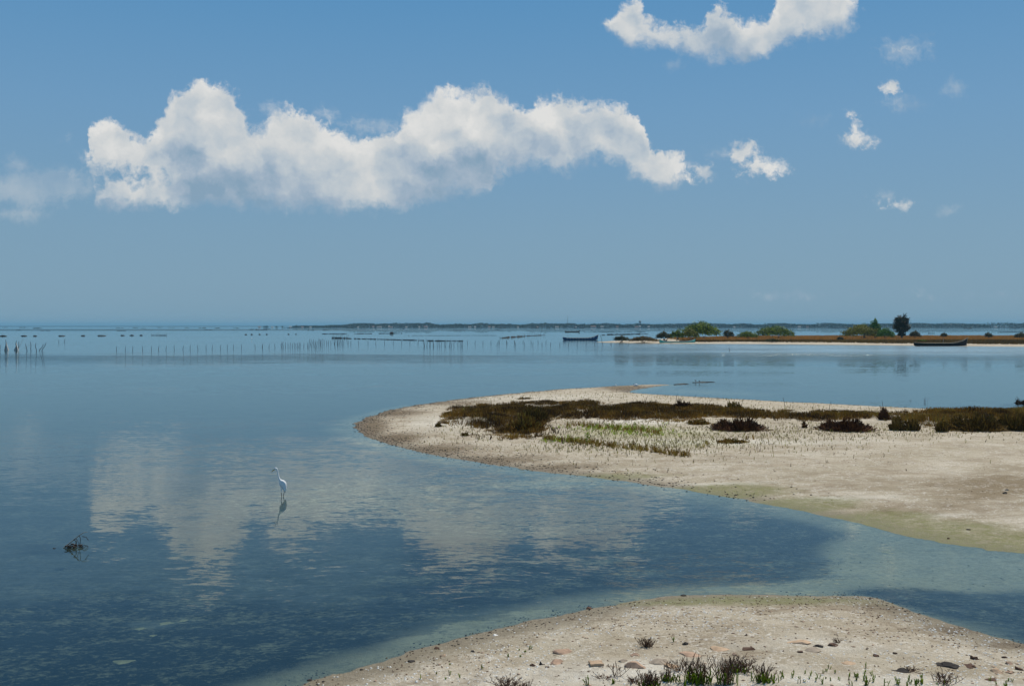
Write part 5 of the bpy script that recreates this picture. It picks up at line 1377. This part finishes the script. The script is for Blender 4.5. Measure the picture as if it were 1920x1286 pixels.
# ------------------------------------------------------------------ far shore
FS = 2020.0
fx = lambda u, d=FS: (u - 960) * d / F
m_ = MB(); pts = [(fx(545), FS - 6), (fx(700), FS - 20), (fx(1300), FS - 30), (fx(1920), FS - 60), (fx(2700), FS - 120), (fx(2700), FS + 500), (fx(545), FS + 420)]
m_.add([(a_, b_, -1.0) for a_, b_ in pts] + [(a_, b_, .6) for a_, b_ in pts], [tuple(reversed(range(7)))] + [tuple(range(7, 14))] + [(i, (i + 1) % 7, 7 + (i + 1) % 7, 7 + i) for i in range(7)])
tag(m_.build('far_shore', M['net']), kind='structure')
n = 60000; rg = np.random.default_rng(77)
u_ = rg.uniform(546, 2600, n); x = fx(u_)
ramp_ = np.clip((u_ - 546) / 130, 0.45, 1); near_ = np.clip((u_ - 1870) / 30, 0, 1)
topz = (7.2 + 3.2 * fbm(u_ * .05, u_ * 0, 7, 3) * 2 + 3.0 * fbm(u_ * .3, u_ * 0, 8, 2)) * ramp_ + near_ * 2.0
z = topz * rg.uniform(0, 1, n) ** .7 + .4; y = FS + rg.uniform(0, 90, n) - near_ * 60
nrm = rg.normal(size=(n, 3)); nrm[:, 1] -= .8; nrm[:, 2] += .6; nrm /= np.linalg.norm(nrm, axis=1, keepdims=True)
a1 = np.cross(nrm, rg.normal(size=(n, 3))); a1 /= np.linalg.norm(a1, axis=1, keepdims=True); b1 = np.cross(nrm, a1); s_ = rg.uniform(.5, 1.1, n)[:, None]
p = np.stack([x, y, z], 1); s_ *= 1.35; V = np.stack([p - a1 * s_, p + b1 * s_ * .7, p + a1 * s_, p - b1 * s_ * .7], 1).reshape(-1, 3)
tag(mesh('far_wood', V, np.arange(n)[:, None] * 4 + np.array([[0, 1, 2, 3]]), M['farwood'], attrs={'tint': np.repeat(rg.uniform(0, 1, n), 4)}), kind='stuff')
hs = [(494, 5, 2.6), (518, 4, 2), (551, 4, 3), (573, 4, 2.4), (588, 4, 2), (676, 3, 2), (704, 3.5, 3.2), (715, 10, 2.6), (733, 3, 3.4), (736, 8, 2), (765, 4, 2.6), (789, 3, 2.6), (801, 8, 3.2), (882, 7, 2.4), (892, 4, 2.6), (918, 5, 3), (926, 4, 2.4), (971, 4, 2.2), (1007, 3, 2.4), (1043, 8, 2.6), (1078, 3, 2.4), (1110, 11, 3.4), (1126, 6, 3),
      (1154, 2.5, 2.6), (1190, 8, 2.6), (1196, 3, 4), (1212, 4, 3), (1154, 5, 3), (1370, 4, 2.4), (1490, 7, 2.6), (1505, 4, 2), (1852, 6, 2.4), (925, 4, 2)]
for i, (u, w_, h_) in enumerate(hs):
    W_ = w_ * FS / F * .85; Hh = h_ * FS / F * .75; rt = empty('far_house', (fx(u), FS - 32, .4), 0, 'tiny pale house among the trees of the far shore', 'house', 'houses on the far shore')
    m_ = MB(); m_.box((0, 0, Hh * .35), (W_, 6, Hh * .7)); m_.build('wall', M['house'], rt)
    m_ = MB(); a_ = W_ / 2 + .4; m_.add([(-a_, -3.5, Hh * .7), (a_, -3.5, Hh * .7), (a_, 3.5, Hh * .7), (-a_, 3.5, Hh * .7), (-a_ * .8, 0, Hh * 1.05), (a_ * .8, 0, Hh * 1.05)], [(0, 1, 5, 4), (2, 3, 4, 5), (1, 2, 5), (3, 0, 4), (3, 2, 1, 0)])
    m_.build('roof', M['roof'] if i % 3 == 0 else M['house'], rt)
    if w_ > 6:
        for k_ in range(3):
            m_ = MB(); m_.box(((k_ - 1) * W_ * .28, -3.03, Hh * .35), (W_ * .10, .08, Hh * .28)); m_.build('window', M['window'], rt)
m_ = MB(); m_.tube([(0, 0, 0), (0, 0, 24)], [.45, .22], 6)
for k_ in range(5): m_.box((0, 0, 6 + k_ * 4), (1.2, 1.2, .2))
tag(m_.build('radio_mast', M['steel'], loc=(fx(1065.5), FS + 20, .5)), 'thin radio mast rising over the far shore trees', 'mast')
WT = empty('water_tower', (fx(1201), FS + 10, .5), 0, 'grey tower standing above the far shore trees', 'tower')
for sx in (-1, 1):
    for sy in (-1, 1): m_ = MB(); m_.box((sx * 1.5, sy * 1.5, 5), (.5, .5, 10)); m_.build('leg', M['steel'], WT)
m_ = MB(); m_.tube([(0, 0, 9.5), (0, 0, 10.5), (0, 0, 13), (0, 0, 14)], [1.6, 2.4, 2.4, .6], 12); m_.build('tank', M['steel'], WT)
# repeats told apart by their order from the left
ONES = ['', 'first', 'second', 'third', 'fourth', 'fifth', 'sixth', 'seventh', 'eighth', 'ninth', 'tenth', 'eleventh', 'twelfth', 'thirteenth', 'fourteenth', 'fifteenth', 'sixteenth', 'seventeenth', 'eighteenth', 'nineteenth']
TENS = ['', '', 'twent', 'thirt', 'fort', 'fift', 'sixt']
def ordinal(i):
    if i < 20: return ONES[i]
    return TENS[i // 10] + ('ieth' if i % 10 == 0 else 'y-' + ONES[i % 10])
def number(group, text):
    L = [o for o in C.objects if o.get('group') == group]
    L.sort(key=lambda o: o.location.x / o.location.y)
    for i, o in enumerate(L): o['label'] = text % ordinal(i + 1)
for i, (u_0, l_) in enumerate(((505, 'tiny dark tree clump near the left end of the far shore'), (502, 'widest low tree clump at the left end of the far shore'), (523, 'tiny tree clump in the gap left of the far wood'), (534, 'smallest tree clump just left of the far wood'), (560, 'tall tree clump where the far wood begins'))): FAR_L = globals().setdefault('FAR_L', {}); FAR_L[u_0] = l_
number('houses on the far shore', 'tiny pale house among the far shore trees, %s from the left')
number('weed mounds floating in a line', 'low dark weed mound in the floating line, %s from the left')
number('far fish traps scattered below the horizon', 'low brown far fish trap below the horizon, %s from the left')
number('shoots in the loose stand right of the plant group', 'short green shoot right of the plant group, %s from the left')
number('shoots along the bottom edge right', 'yellow green shoot along the bottom edge, %s from the left')
number('shoots in the lower right corner', 'green shoot between stones in the lower right corner, %s from the left')
number('green shoots on the left sand', 'short green shoot on the grey left sand, %s from the left')
number('green shoots on the white crust', 'green shoot on white crust above the humped stone, %s from the left')
for g_, t_ in (('evenly spaced stakes of the long left row', 'thin stake in the long left row, %s from the left'), ('crowded stakes of the left fence cluster', 'rough stake in the left crowded cluster, %s from the left'),
               ('crowded stakes of the middle fence cluster', 'tall rough stake in the middle crowded cluster, %s from the left'), ('stakes of the farther fence cluster', 'stake in the farther cluster beyond the tall ones, %s from the left'),
               ('stakes of the dense right cluster', 'rough stake in the dense cluster left of centre, %s from the left'), ('stakes of the far spaced row', 'thin stake in the far spaced middle row, %s from the left'),
               ('stakes of the near spaced row off the islet', 'thin stake in the nearer row towards the islet, %s from the left')):
    number(g_, t_)
# scattered lone trees where the shore peters out on the left
for u, w_, h_ in ((505, 6, 3), (502, 10, 2.4), (523, 5, 2), (534, 3, 2), (560, 5, 5)):
    v_, f_, t_ = leaves((0, 0, 1.2), (w_ * .54, 2, h_ * .7), 220, .7, .4, RNG); rt = empty('far_tree', (fx(u), FS - 20, .2), 0, FAR_L[u], 'tree', 'lone tree clumps at the left end of the far shore')
    mesh('crown', v_, f_, M['farwood'], rt, attrs={'tint': t_}); m_ = MB(); m_.tube([(0, 0, -.5), (0, 0, 2)], [.3, .2], 5); m_.build('trunk', M['trunk'], rt)
